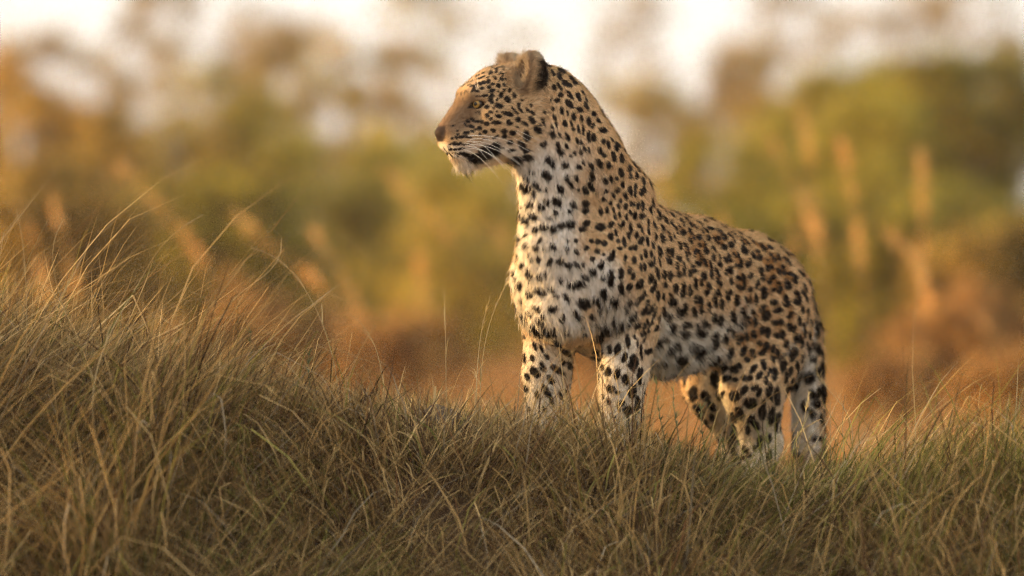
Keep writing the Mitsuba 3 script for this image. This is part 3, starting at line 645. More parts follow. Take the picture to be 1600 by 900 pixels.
# ---------------------------------------------------------------- leopard: coat markings and fur, all in the animal's own frame
TAIL_LINE = np.array([(-0.79, 0.0, 0.395), (-0.842, 0.012, 0.35), (-0.862, 0.035, 0.25), (-0.852, 0.05, 0.12), (-0.845, 0.055, 0.0), (-0.87, 0.055, -0.06)])


def line_dist(p, pts):
    best = np.full(len(p), 9.0)
    for a, b in zip(pts[:-1], pts[1:]):
        ab = b - a
        t = np.clip((p - a) @ ab / (ab @ ab), 0, 1)
        best = np.minimum(best, np.linalg.norm(p - a - t[:, None] * ab, axis=1))
    return best


def regions(p, n):
    """soft weights of the body's regions at the points p with normals n"""
    u, v, w = p.T
    hp, hn = (p - HEAD_O) @ HEAD_R, n @ HEAD_R
    r = {}
    r["head"] = sstep(-0.075, -0.035, hp[:, 0] + 0.25 * np.minimum(hp[:, 2], 0)) * sstep(0.60, 0.64, w)
    r["tail"] = sstep(0.062, 0.050, line_dist(p, TAIL_LINE)) * sstep(-0.795, -0.83, u)
    fore = sstep(-0.16, -0.12, u) * sstep(0.28, 0.22, w)
    hind = sstep(-0.40, -0.44, u) * sstep(0.22, 0.16, w)
    r["leg"] = np.maximum(fore, hind) * (1 - r["tail"])
    r["front"] = sstep(-0.15, -0.08, u)
    side = np.sign(v)
    inner = np.maximum(sstep(0.0, 0.6, -n[:, 1] * side), 0.85 * sstep(0.3, 0.8, n[:, 0]) * fore) * r["leg"]
    breast = sstep(0.10, 0.60, n[:, 0] - 0.42 * np.abs(n[:, 1])) * sstep(0.0, 0.06, u) * (1 - r["head"]) * sstep(0.71, 0.60, w)
    breast = np.maximum(breast, sstep(0.085, 0.045, np.abs(v)) * sstep(0.3, 0.7, n[:, 0]) * sstep(0.60, 0.52, w))
    belly = sstep(-0.05, -0.55, n[:, 2]) * (1 - r["head"]) * (1 - r["leg"]) * (1 - r["tail"])
    rear = sstep(-0.34, -0.46, u)
    low = 0.75 * sstep(0.27, 0.15, w + 0.12 * rear) * (1 - r["tail"])
    chin = r["head"] * np.maximum(sstep(-0.079, -0.085, hp[:, 2]), sstep(-0.2, -0.75, hn[:, 2]) * sstep(-0.03, -0.05, hp[:, 2]))
    under_tail = r["tail"] * sstep(0.1, 0.7, n[:, 0])
    r["white"] = np.clip(np.max([inner, breast, belly, low, chin, 0.9 * under_tail, sstep(0.24, 0.03, w + 0.08 * rear) * r["leg"] * 0.6], axis=0), 0, 1)
    r["hp"], r["hn"] = hp, hn
    return r


def flow_at(p, n, r):
    """the way the hair lies"""
    side = np.sign(p[:, 1])
    base = np.tile([-0.80, 0.0, -0.55], (len(p), 1))
    front = np.tile([-0.30, 0.0, -0.95], (len(p), 1))
    a = r["front"][:, None]
    d = base * (1 - a) + front * a
    leg = np.stack([np.full(len(p), -0.25), 0.0 * side, np.full(len(p), -1.0)], 1)
    d = d * (1 - r["leg"][:, None]) + leg * r["leg"][:, None]
    d = d * (1 - r["tail"][:, None]) + np.array([-0.05, 0.05, -1.0]) * r["tail"][:, None]
    hp = r["hp"]
    back = np.stack([np.full(len(p), -1.0), 0.4 * np.sign(hp[:, 1]), 0.15 - 4.0 * np.clip(-hp[:, 2] - 0.02, 0, 0.1)], 1)
    d = d * (1 - r["head"][:, None]) + (unit(back) @ HEAD_R.T) * r["head"][:, None]
    d = d - n * (d * n).sum(1, keepdims=True)
    return unit(d)


def scatter_on(v, f, count, rng):
    a, b, c = v[f[:, 0]], v[f[:, 1]], v[f[:, 2]]
    area = np.linalg.norm(np.cross(b - a, c - a), axis=1)
    i = np.searchsorted(np.cumsum(area), rng.random(count) * area.sum())
    i = np.minimum(i, len(f) - 1)
    x, y = rng.random((2, count))
    m = x + y > 1
    x[m], y[m] = 1 - x[m], 1 - y[m]
    return a[i] + x[:, None] * (b - a)[i] + y[:, None] * (c - a)[i]


class Coat:
    def __init__(self, F, v, f):
        rng = np.random.default_rng(7)
        self.F = F
        c = scatter_on(v, f, 26000, rng)
        n = F.grad(c)
        r = regions(c, n)
        fl = flow_at(c, n, r)
        hp = r["hp"]
        head, leg, tail, white, front = (r[k] for k in ("head", "leg", "tail", "white", "front"))
        spacing = np.where(front > 0.5, 0.0250 + 0.007 * white, 0.0395)
        spacing = np.where(leg > 0.5, 0.0325, spacing)
        spacing = np.where((front < 0.5) & (leg < 0.5) & (n[:, 2] < -0.35), 0.042, spacing)
        spacing = np.where((front < 0.5) & (n[:, 2] > 0.75), 0.029, spacing)
        spacing = np.where(tail > 0.5, 0.045, spacing)
        spacing = np.where(head > 0.5, 0.0105 + 0.06 * np.clip(0.03 - hp[:, 0], 0, 0.09), spacing)
        plain = (head > 0.5) & (hp[:, 2] < 0.048) & ((hp[:, 0] > 0.070) & (hp[:, 2] > -0.045 - 0.2 * (hp[:, 0] - 0.07)) & (hp[:, 2] < 0.052) | (hp[:, 0] > 0.080) & (hp[:, 2] < -0.04) | (hp[:, 2] < -0.070) & (hp[:, 0] > 0.015))
        eye = np.linalg.norm((hp - np.array([0.078, 0, 0.022])) * [1, 0, 1.2], axis=1) < 0.019
        ear = (head > 0.3) & (hp[:, 2] > 0.060) & (np.abs(hp[:, 1]) > 0.036) & (hp[:, 0] < 0.02)
        spots, rings = [], []
        mp, mt, mab = MARKS[:, :3] / 1000, np.radians(MARKS[:, 3]), MARKS[:, 4:] / 10000
        mn = F.grad(mp)
        mb = unit(np.cross(mn, [0.31, 0.5, 0.81]))
        md = mb * np.cos(mt)[:, None] + np.cross(mn, mb) * np.sin(mt)[:, None]
        mh = (mp - HEAD_O) @ HEAD_R
        for i in range(len(mp)):
            mab[i] *= 1.22 if mh[i, 0] > -0.055 and mp[i, 2] > 0.62 else 1.0
            spots.append((mp[i], md[i], mab[i, 0], mab[i, 1]))
            if mh[i, 0] > -0.055 and mp[i, 2] > 0.62 and mh[i, 1] > 0.004:        # the other half of the face is alike
                spots.append((hd(mh[i] * [1, -1, 1]), (md[i] @ HEAD_R * [1, -1, 1]) @ HEAD_R.T, mab[i, 0], mab[i, 1]))
        from scipy.spatial import cKDTree
        near = cKDTree(np.array([q[0] for q in spots])).query(c)[0]
        shown = n @ (LEO_R.T @ np.array([0.0, -1.0, 0.0])) > 0.15
        far_hind = (c[:, 0] < -0.42) & (c[:, 1] < 0) & (c[:, 2] < 0.22)
        brow = (head > 0.5) & (hp[:, 2] > 0.046) & (hp[:, 0] > 0.012) & (hp[:, 0] < 0.092) & (near > 0.0090)
        done = (near < np.where(head > 0.5, 0.009, 0.027)) | shown & (near < 0.06) & ~far_hind & ~brow | (head > 0.5) & ~brow
        keep = []
        for i in range(len(c)):
            if done[i] or plain[i] or (eye[i] and head[i] > 0.5) or ear[i]:
                continue
            if len(keep):
                d2 = ((c[keep] - c[i]) ** 2).sum(1)
                if (d2 < (0.5 * (spacing[i] + spacing[keep])) ** 2).any():
                    continue
            keep.append(i)
        for i in keep:
            j = lambda s=0.25: 1 + s * (rng.random() - 0.5) * 2
            p, nn, d = c[i], n[i], fl[i]
            sd = np.cross(nn, d)
            turn = rng.normal(0, 0.35)
            d, sd = d * math.cos(turn) + sd * math.sin(turn), sd * math.cos(turn) - d * math.sin(turn)
            if head[i] > 0.5:
                q = 0.0036 + 0.03 * np.clip(0.03 - hp[i, 0], 0, 0.09)
                spots.append((p, d, q * j() * 1.25, q * j() * 0.85))
            elif tail[i] > 0.5:
                spots.append((p, sd, 0.021 * j(), 0.014 * j()))
            elif leg[i] > 0.5:
                spots.append((p, d, 0.0145 * j(0.3), 0.0095 * j(0.25)))
            elif front[i] > 0.5:
                q = 0.0105 if white[i] > 0.6 else 0.0092
                if p[0] < -0.02 and rng.random() < 0.35 and white[i] < 0.5:       # small open rosettes behind the shoulder
                    for s in (1, -1):
                        spots.append((p + sd * 0.0085 * s, d, 0.0105 * j(), 0.0058 * j()))
                    rings.append((p, d, 0.010, 0.009))
                else:
                    spots.append((p, d, q * 1.35 * j(0.35), q * 0.88 * j()))
                    if rng.random() < 0.25:
                        a = rng.random() * 6.28
                        e = p + (d * math.cos(a) + sd * math.sin(a)) * 0.016
                        spots.append((e, d, 0.0045 * j(), 0.0038 * j()))
            elif n[i, 2] < -0.35:
                spots.append((p, d, 0.018 * j(), 0.013 * j()))
            elif n[i, 2] > 0.75:
                spots.append((p, d, 0.0135 * j(), 0.0085 * j()))
            else:
                R = 0.0118 * j(0.15)
                a0, k = rng.random() * 6.28, int(rng.choice([2, 3, 3, 4]))
                for m in range(k):
                    a = a0 + m * 6.283 / (k + (rng.random() < 0.35)) + rng.normal(0, 0.15)
                    o = d * math.cos(a) * 1.2 + sd * math.sin(a)
                    t = unit(-d * math.sin(a) * 1.2 + sd * math.cos(a))
                    L = (0.0130 if k == 2 else 0.0104 if k == 3 else 0.0086)
                    spots.append((p + o * R, t, L * j(), 0.0074 * j()))
                rings.append((p, d, R * 1.2, R * 1.0))
        for s in (1, -1):        # dark lids
            e = side(F, 0.0795, 0.0222, s)
            en = F.grad(hd(e)[None])[0]
            t = HEAD_R @ np.array([math.cos(0.3), 0, math.sin(0.3) * -1.0])
            spots.append((hd(e), unit(t - en * (t @ en)), 0.0132, 0.0078))
            e = side(F, 0.0925, 0.0165, s)
            spots.append((hd(e), unit(t - en * (t @ en)), 0.0055, 0.0020))
        self.p = np.array([s[0] for s in spots])
        self.d = np.array([s[1] for s in spots])
        self.ab = np.array([s[2:] for s in spots]) * 1.19
        self.rp, self.rd, self.rab = np.array([s[0] for s in rings]), np.array([s[1] for s in rings]), np.array([s[2:] for s in rings])
        self.tree, self.rtree = cKDTree(self.p), cKDTree(self.rp)

    def ink(self, p, n, tree, sp, sd, sab, k, soft):
        dist, idx = tree.query(p, k=k, distance_upper_bound=0.045)
        wob = (meshkit.noise(p * 260.0, 3) - 0.5) * 0.26 + (meshkit.noise(p * 90.0, 5) - 0.5) * 0.20
        best = np.zeros(len(p))
        for m in range(k):
            ok = np.isfinite(dist[:, m])
            i = np.where(ok, idx[:, m], 0)
            q = p - sp[i]
            d = sd[i]
            s = np.cross(n, d)
            x, y = (q * d).sum(1) / sab[i, 0], (q * s).sum(1) / (sab[i, 1] * (np.linalg.norm(s, axis=1) + 1e-6))
            z = (q * n).sum(1) / 0.03
            e = np.sqrt(x * x + y * y + z * z) + wob
            best = np.maximum(best, np.where(ok, sstep(1 + soft, 1 - soft, e), 0))
        return best

    def colour(self, p, n, rng):
        r = regions(p, n)
        hp, hn = r["hp"], r["hn"]
        w = r["white"] + (meshkit.noise(p * 30, 9) - 0.5) * 0.35 * (r["white"] > 0.02)
        w = np.clip(w, 0, 1)[:, None]
        back = sstep(0.1, 0.85, n[:, 2])[:, None] * (1 - r["leg"][:, None])
        tan = np.array([0.62, 0.445, 0.265]) * (1 - back) + np.array([0.50, 0.335, 0.17]) * back
        tan = tan * (1 + 0.25 * (meshkit.noise(p * 22, 21)[:, None] - 0.5))
        neck = (sstep(0.03, -0.05, p[:, 0] - 0.25 * (p[:, 2] - 0.5)) * sstep(0.45, 0.6, p[:, 2]))[:, None]
        tan = tan * (1 - 0.35 * neck) + np.array([0.55, 0.34, 0.155]) * 0.35 * neck
        head = r["head"][:, None]
        face = np.array([0.54, 0.385, 0.225])
        tan = tan * (1 - head) + face * head
        snout = (r["head"] * sstep(0.055, 0.095, hp[:, 0]) * sstep(-0.048, -0.020, hp[:, 2] + 0.35 * (hp[:, 0] - 0.1)) * sstep(0.065, 0.03, hp[:, 2]))[:, None]
        tan = tan * (1 - snout) + np.array([0.20, 0.13, 0.078]) * snout
        pale = (r["head"] * sstep(-0.02, -0.06, hp[:, 0]) * 0.6)[:, None]
        tan = tan * (1 - pale) + np.array([0.62, 0.48, 0.32]) * pale
        c = tan * (1 - w) + (np.array([0.87, 0.84, 0.79]) - np.array([0.11, 0.13, 0.17]) * r["leg"][:, None]) * w
        ring = self.ink(p, n, self.rtree, self.rp, self.rd, self.rab, 2, 0.35)[:, None] * (1 - w * 0.6)
        c = c * (1 - 0.75 * ring) + np.array([0.33, 0.185, 0.075]) * 0.75 * ring
        dd = self.tree.query(p, k=6)[0]
        heart = sstep(0.75, 1.6, np.exp(-(dd / 0.0150) ** 2).sum(1)) * sstep(-0.06, -0.16, p[:, 0]) * (1 - r["leg"]) * (1 - r["tail"])
        heart = heart[:, None] * (1 - 0.6 * w) * 0.9
        c = c * (1 - heart) + np.array([0.31, 0.15, 0.05]) * heart
        ink = self.ink(p, n, self.tree, self.p, self.d, self.ab, 7, 0.16)[:, None]
        # ears: black behind, a pale rim, pale hair within
        for s in (1, -1):
            e = hp - EAR_C[s]
            en = EAR_N[s]
            near = sstep(0.060, 0.050, np.linalg.norm(e, axis=1)) * sstep(0.046, 0.056, hp[:, 2] + 0.35 * np.abs(hp[:, 1]) - 0.012)
            out = np.abs(hn @ en)
            facing, h = hn @ en, e[:, 2]
            behind = near * sstep(0.35, -0.15, facing) * sstep(0.004, -0.004, e @ en)
            tip = sstep(0.022, 0.036, h)
            col = np.array([0.40, 0.335, 0.25]) * tip[:, None] + np.array([0.018, 0.013, 0.011]) * (1 - tip[:, None])
            c = c * (1 - behind[:, None]) + col * behind[:, None]
            ink = ink * (1 - behind[:, None])
            inside = near * sstep(0.15, 0.6, facing) * (np.abs(e @ en) < 0.03)
            c = c * (1 - 0.8 * inside[:, None]) + np.array([0.15, 0.10, 0.068]) * 0.8 * inside[:, None]
            ink = ink * (1 - inside[:, None])
        # the nose pad, the lips
        nose = (r["head"] * sstep(0.1445, 0.148, hp[:, 0] + 0.12 * (hp[:, 2] + 0.04)) * sstep(-0.060, -0.054, hp[:, 2]) * sstep(-0.020, -0.026, hp[:, 2]))[:, None]
        c = c * (1 - nose) + np.array([0.024, 0.014, 0.013]) * nose
        ink = ink * (1 - nose)
        dark = np.array([0.008, 0.0055, 0.0045]) * (1 + 0.8 * (1 - w))
        c = c * (1 - ink) + dark * ink
        return np.clip(c, 0.004, 0.9), ink[:, 0], r, nose[:, 0]


# ---------------------------------------------------------------- leopard: putting it together
def build_leopard(h=0.003, hairs=330000):
    rng = np.random.default_rng(11)
    F = sculpt(h)
    v, f = F.mesh()
    for _ in range(2):
        v = v - np.clip(F.sample(v), -h, h)[:, None] * F.grad(v)
    n = F.grad(v, 0.004)
    coat = Coat(F, v, f)
    col = coat.colour(v, n, rng)[0]
    put("leopard__body", (to_world(v), f), "coat_skin", color=col, normals=n @ LEO_R.T)
    tag("leopard", "spotted leopard standing alert on the grassy mound with its head turned in profile", "leopard")
    # fur
    p = scatter_on(v, f, hairs, rng)
    extra = scatter_on(v, f, hairs // 2, rng)                 # the head is denser, of finer hair
    extra = extra[((extra - HEAD_O) @ HEAD_R)[:, 0] > -0.06]
    extra = extra[extra[:, 2] > 0.60]
    p = np.vstack([p, extra])
    n = F.grad(p)
    p = p - F.sample(p)[:, None] * n
    fl = flow_at(p, n, regions(p, n))
    q = p + fl * 0.0042                                       # a hair shows its colour along its length, beyond its root
    c, ink, r, nose = coat.colour(q - F.sample(q)[:, None] * n, n, rng)
    hp = r["hp"]
    ok = (nose < 0.3) & (np.linalg.norm((np.abs(hp) - np.abs(EYE_C[1])) * [1, 1, 1.3], axis=1) > 0.0115)
    p, n, c, r, fl, hp = p[ok], n[ok], c[ok], {k: x[ok] for k, x in r.items()}, fl[ok], hp[ok]
    m = len(p)
    L = 0.0100 - 0.001 * r["front"]
    belly = sstep(-0.1, -0.7, n[:, 2]) * (1 - r["leg"]) * (1 - r["head"])
    L = L + 0.009 * belly + 0.006 * r["white"] * (1 - r["leg"]) * (1 - r["head"])
    L = L * (1 - r["leg"]) + 0.0085 * r["leg"]
    L = L * (1 - r["tail"]) + 0.015 * r["tail"]
    face = 0.0080 - 0.0035 * sstep(0.03, 0.09, hp[:, 0]) + 0.006 * sstep(-0.02, -0.06, hp[:, 0])
    L = L * (1 - r["head"]) + face * r["head"]
    earish = r["head"] * sstep(0.065, 0.08, hp[:, 2]) * sstep(0.035, 0.045, np.abs(hp[:, 1]))
    L = L * (1 + 0.15 * earish)
    L *= rng.uniform(0.65, 1.25, m)
    lift = 0.24 + 0.25 * belly + 0.15 * r["white"] + rng.normal(0, 0.10, m)
    guard = rng.random(m) < 0.07
    L = np.where(guard, L * 1.7, L)
    lift = np.where(guard, lift + 0.30, lift)
    swirl = (meshkit.noise(p * 28, 31) - 0.5) * 0.8 + (meshkit.noise(p * 130, 33) - 0.5) * 1.0 + rng.normal(0, 0.18, m)
    sd = np.cross(n, fl)
    d0 = fl * np.cos(swirl)[:, None] + sd * np.sin(swirl)[:, None]
    a = unit(d0 * np.cos(lift)[:, None] + n * np.sin(lift)[:, None])
    b = unit(d0 * np.cos(lift * 0.4)[:, None] + n * np.sin(lift * 0.4)[:, None] + np.array([0, 0, -0.25]) * belly[:, None])
    w = (0.00050 + 0.00028 * (1 - r["head"])) * rng.uniform(0.7, 1.2, m)
    roll = rng.uniform(-0.9, 0.9, m)
    side_ = unit(np.cross(a, n))
    side_ = side_ * np.cos(roll)[:, None] + n * np.sin(roll)[:, None]
    q0, q1, q2 = p - n * 0.0006, p + a * (L * 0.5)[:, None], p + a * (L * 0.5)[:, None] + b * (L * 0.5)[:, None]
    ws = (side_ * w[:, None])
    V = np.stack([q0 - ws, q0 + ws, q1 - ws * 0.8, q1 + ws * 0.8, q2], 1).reshape(-1, 3)
    k = np.arange(m)[:, None] * 5
    Fc = np.vstack([k + [0, 1, 3], k + [0, 3, 2], k + [2, 3, 4]])
    N = unit(n * 0.85 + a * 0.15 + rng.normal(0, 0.22, (m, 3)))
    C = np.clip(c * (1 + rng.normal(0, 0.27, (m, 1))), 0.004, 0.92)
    put("leopard__fur", (to_world(V), Fc), "fur_hair", color=np.repeat(C, 5, 0), normals=np.repeat(N @ LEO_R.T, 5, 0))
    labels["leopard__fur"] = {"kind": "stuff"}
    # long pale hair in the ears
    hv, hf, hc = [], [], []
    for s in (1, -1):
        across = np.cross(EAR_UP[s], EAR_N[s])
        for i in range(520):
            g = rng.uniform(0, 6.283)
            out = across * math.cos(g) + EAR_UP[s] * math.sin(g)
            e = EAR_C[s] + EAR_N[s] * rng.uniform(-0.002, 0.010) + (across * 0.0255 * math.cos(g) + EAR_UP[s] * 0.039 * math.sin(g)) * rng.uniform(0.72, 1.0)
            d = unit(EAR_N[s] * 0.45 + out * rng.uniform(-0.5, 0.35) + EAR_UP[s] * 0.45 + rng.normal(0, 0.22, 3))
            ln = rng.uniform(0.007, 0.019)
            tv, tf = tube(hd(np.array([e, e + d * ln * 0.5, e + d * ln + EAR_UP[s] * 0.004])), [0.0005, 0.0004, 0.00015], 3)
            hf.append(tf + 9 * len(hf))
            hv.append(tv)
            hc.append(np.repeat(rng.uniform(0.8, 1.15) * np.array([[0.50, 0.42, 0.31]]), len(tv), 0))
    put("leopard__ear_hair", (to_world(np.vstack(hv)), np.vstack(hf)), "fur_hair", color=np.vstack(hc))
    labels["leopard__ear_hair"] = {"kind": "stuff"}
    # eyes
    for s in (1, -1):
        ball = trimesh.creation.icosphere(subdivisions=4, radius=0.0118)
        gaze = unit(np.array([0.80, 0.60 * s, 0.02]))
        ang = np.degrees(np.arccos(np.clip(unit(ball.vertices) @ gaze, -1, 1)))[:, None]
        iris = np.array([0.30, 0.19, 0.05]) * (0.8 + 0.4 * meshkit.noise(ball.vertices * 900, 2)[:, None])
        ec = np.where(ang < 20, [[0.004, 0.004, 0.004]], np.where(ang < 46, iris, [[0.02, 0.014, 0.011]]))
        put(numbered("leopard__eye"), (to_world(hd(ball.vertices + EYE_C[s])), ball.faces), "eyeball", color=ec, smooth=True)
    # whiskers
    for s in (1, -1):
        roots = [(0.104, -0.045), (0.099, -0.052), (0.107, -0.056), (0.101, -0.062), (0.110, -0.065), (0.104, -0.070), (0.116, -0.060), (0.094, -0.058), (0.115, -0.071)]
        for i, (x, z) in enumerate(roots):
            e = side(F, x, z, s)
            ln = rng.uniform(0.085, 0.145) * (0.7 if i > 5 else 1)
            d = unit(np.array([-0.90, 0.50 * s, -0.16 - 0.09 * i + rng.normal(0, 0.08)]))
            t = np.linspace(0, 1, 9)[:, None]
            pts = e + d * ln * t + np.array([-0.02, 0, -0.022]) * t ** 2 * rng.uniform(0.3, 1.2) + np.array([0, 0, 0.012]) * np.sin(3.1 * t)
            put(numbered("leopard__whisker"), tube(to_world(hd(pts)), np.linspace(0.0008, 0.0002, 9), 4), "whisker_hair", smooth=True)
        for x, z, dx, dz, ln in ((0.010, -0.030, -0.9, -0.55, 0.075), (0.012, -0.034, -0.8, -0.75, 0.055), (0.014, -0.048, -0.8, -0.5, 0.05), (0.083, 0.052, 0.5, 0.8, 0.06), (0.080, 0.055, 0.3, 0.9, 0.05)):
            e = side(F, x, z, s)
            t = np.linspace(0, 1, 7)[:, None]
            pts = e + unit(np.array([dx, 0.3 * s, dz])) * ln * t + np.array([-0.012, 0, 0.006]) * t ** 2
            put(numbered("leopard__whisker"), tube(to_world(hd(pts)), np.linspace(0.0005, 0.00012, 7), 4), "whisker_hair", smooth=True)
    # fine bristles of the chin
    bm = []
    for i in range(26):
        e = np.array([rng.uniform(0.06, 0.12), rng.uniform(-0.016, 0.016), -0.112])
        d = unit(np.array([rng.normal(0.25, 0.4), rng.normal(0, 0.3), -1.0]))
        ln = rng.uniform(0.006, 0.018)
        bm.append(tube(to_world(hd(np.array([e, e + d * ln * 0.5, e + d * ln + [-0.003, 0, 0]]))), [0.00028, 0.0002, 0.0001], 3))
    put("leopard__chin_hair", join(bm), "whisker_hair")
    labels["leopard__chin_hair"] = {"kind": "stuff"}


EYE_C = {s: np.array([0.0765, 0.0318 * s, 0.0222]) for s in (1, -1)}


build_leopard()


# ---------------------------------------------------------------- the grass of the mound
GRASS = np.array([(0.74, 0.55, 0.27), (0.58, 0.41, 0.18), (0.42, 0.295, 0.12), (0.27, 0.15, 0.075), (0.22, 0.235, 0.06), (0.36, 0.345, 0.10), (0.48, 0.42, 0.31), (0.13, 0.075, 0.045)])


def mound_grass(count, rng, short):
    x = rng.uniform(-1.95, 1.7, count)
    y = 12.98 + 2.1 * rng.random(count) ** 1.35
    p = np.stack([x, y, 0 * x], -1)
    clump = meshkit.fbm(p * [6.5, 6.5, 1], 3, 41)
    keep = rng.random(count) < sstep(0.20, 0.55, clump) * 0.8 + 0.2
    foot = np.zeros(count)
    for u, v in ((0.03, 0.09), (0.02, -0.09), (-0.52, 0.085), (-0.71, -0.085)):
        c = to_world(np.array([u, v, 0.0]))
        foot = np.maximum(foot, np.exp(-((x - c[0]) ** 2 + (y - c[1]) ** 2) / 0.045 ** 2))
    keep &= rng.random(count) > foot * 0.9
    x, y, p, clump, foot = x[keep], y[keep], p[keep], clump[keep], foot[keep]
    m = len(x)
    left = sstep(-0.25, -0.95, x)
    right = sstep(0.75, 1.05, x)
    h = 0.105 + 0.07 * left + 0.005 * right
    h = h * (1 - 0.25 * sstep(-0.75, -0.4, x) * sstep(0.15, -0.05, x))
    tuft = meshkit.noise(p * [13, 13, 1], 43)
    h = h * (0.35 + 0.75 * clump + 0.65 * tuft) * rng.uniform(0.55, 1.45, m)
    on_face = sstep(13.78, 13.5, y)
    h = h * (1 + 1.5 * on_face)
    h = h * (1 - 0.08 * sstep(0.15, 0.35, x) * sstep(0.85, 0.7, x))
    h = h * (1 + 0.25 * sstep(0.45, 0.6, x))
    if short:
        h = h * 0.6
    else:
        crest = sstep(13.45, 13.7, y) * sstep(14.3, 13.9, y)
        tall = rng.random(m) < 0.02 + (0.05 + 0.05 * left) * crest * sstep(0.12, -0.1, x) + 0.02 * right
        h = np.where(tall, h * rng.uniform(1.2, 1.75, m) + 0.005, h)
    behind = (y > 13.95) & (x > 0.0) & (x < 0.85)
    h = np.where(behind, np.minimum(h, 0.11), h)
    g = meshkit.noise(p * 1.9, 51) * 6.283 * 1.5 + rng.normal(0, 1.0, m)
    lean = np.abs(rng.normal(0.28, 0.30, m)) + 0.22 * on_face
    curl = np.abs(rng.normal(0.8, 0.7, m)) + 0.5 * on_face
    ax = np.cos(g) + 0.35 + 0.3 * sstep(0.0, 0.6, x)
    ay = np.sin(g) * 0.8 - 0.5 * on_face
    w = rng.uniform(0.0017, 0.0044, m) * np.where(rng.random(m) < 0.12, 1.6, 1.0) * (0.8 if short else 1.0)
    V, Fc, idx = blades(np.stack([x, y, soil(x, y) - 0.01], -1), h, np.arctan2(ay, ax), lean, curl, w, 6 if not short else 4, rng)
    tone = meshkit.fbm(p * 1.6, 3, 61)
    r = rng.random(m)
    pick = np.where(r < 0.34, 0, np.where(r < 0.56, 1, np.where(r < 0.66, 2, np.where(r < 0.74, 3, np.where(r < 0.80, 6, 7)))))
    green = rng.random(m) < 0.07 + 0.34 * sstep(0.48, 0.62, tone) + 0.15 * sstep(0.1, 0.4, x)
    pick = np.where(green, np.where(rng.random(m) < 0.4, 4, 5), pick)
    if not short:
        pick = np.where(tall & (pick > 2), rng.integers(0, 2, m), pick)
    c = GRASS[pick] * rng.uniform(0.22, 1.20, (m, 1))
    return V, Fc, c[idx]


def build_mound_grass():
    rng = np.random.default_rng(21)
    a = mound_grass(74000, rng, False)
    b = mound_grass(64000, rng, True)
    V, Fc = join([a[:2], b[:2]])
    put("dry_grass", (V, Fc), "grass_blade", color=np.vstack([a[2], b[2]]))
    tag("dry_grass", "tangled straw and olive dry grass covering the mound", "grass", kind="stuff")


build_mound_grass()


# ---------------------------------------------------------------- tall seed grass in the middle distance, each stalk a thing
STALKS = [  # base x, distance, way points (x, height) above the plain, thickness of the plume, label
    (25.0, [(345, 520), (322, 430), (300, 385), (240, 315), (185, 258)], 1.0, "thick blurred orange grass plume slanting across the dark bush at the far left"),
    (24.0, [(540, 560), (490, 440), (440, 395), (365, 335)], 0.9, "blurred orange grass plume slanting down right, ending left of the picture's middle above the mound"),
    (26.0, [(800, 560), (775, 475), (715, 390), (665, 335), (632, 300), (598, 260)], 0.75, "blurred grass stalk with bead like seed heads just left of the leopard's chest"),
    (25.0, [(600, 600), (560, 490), (525, 420), (490, 365)], 0.8, "short blurred grass stalk leaning left, third plume from the left above the mound"),
    (27.0, [(668, 620), (660, 480), (655, 400), (652, 330)], 0.7, "upright faint grass stalk left of the leopard's chest"),
    (24.0, [(120, 480), (108, 410), (92, 350), (78, 300)], 0.8, "second short blurred orange stalk from the left edge"),
    (24.0, [(70, 480), (60, 410), (45, 360), (28, 318)], 0.8, "short blurred orange stalk nearest the left edge"),
    (25.0, [(1310, 640), (1285, 470), (1262, 340), (1225, 255), (1200, 205)], 0.85, "blurred amber stalk leaning left right behind the leopard's rump"),
    (26.0, [(1300, 640), (1290, 440), (1270, 300), (1262, 230), (1248, 170)], 0.8, "tallest blurred amber stalk above the leopard's rump"),
    (25.0, [(1370, 640), (1352, 470), (1338, 360), (1325, 270), (1308, 205)], 0.9, "blurred amber stalk with a drooping head between the rump and the upright stalk"),
    (26.0, [(1432, 700), (1438, 520), (1440, 400), (1440, 300), (1434, 225)], 0.85, "straight upright blurred amber stalk right of the leopard"),
    (24.0, [(1432, 700), (1438, 560), (1448, 460), (1418, 395), (1375, 355)], 0.95, "blurred amber stalk bent over to the left with a bright orange head"),
    (28.0, [(1135, 420), (1128, 340), (1115, 275)], 0.6, "faint short stalk above the leopard's back"),
    (28.0, [(1052, 420), (1046, 330), (1030, 280), (1018, 250)], 0.6, "faint stalk touching the back of the leopard's neck"),
    (27.0, [(820, 480), (790, 385), (775, 345)], 0.6, "bright short stalk beside the leopard's breast"),
    (23.0, [(1245, 640), (1225, 500), (1238, 400), (1232, 330)], 0.6, "thin amber stalk hidden in part by the leopard's haunch"),
    (27.0, [(1560, 640), (1545, 520), (1500, 470), (1465, 440)], 0.6, "dull brown stalk bending left at the right edge"),
]


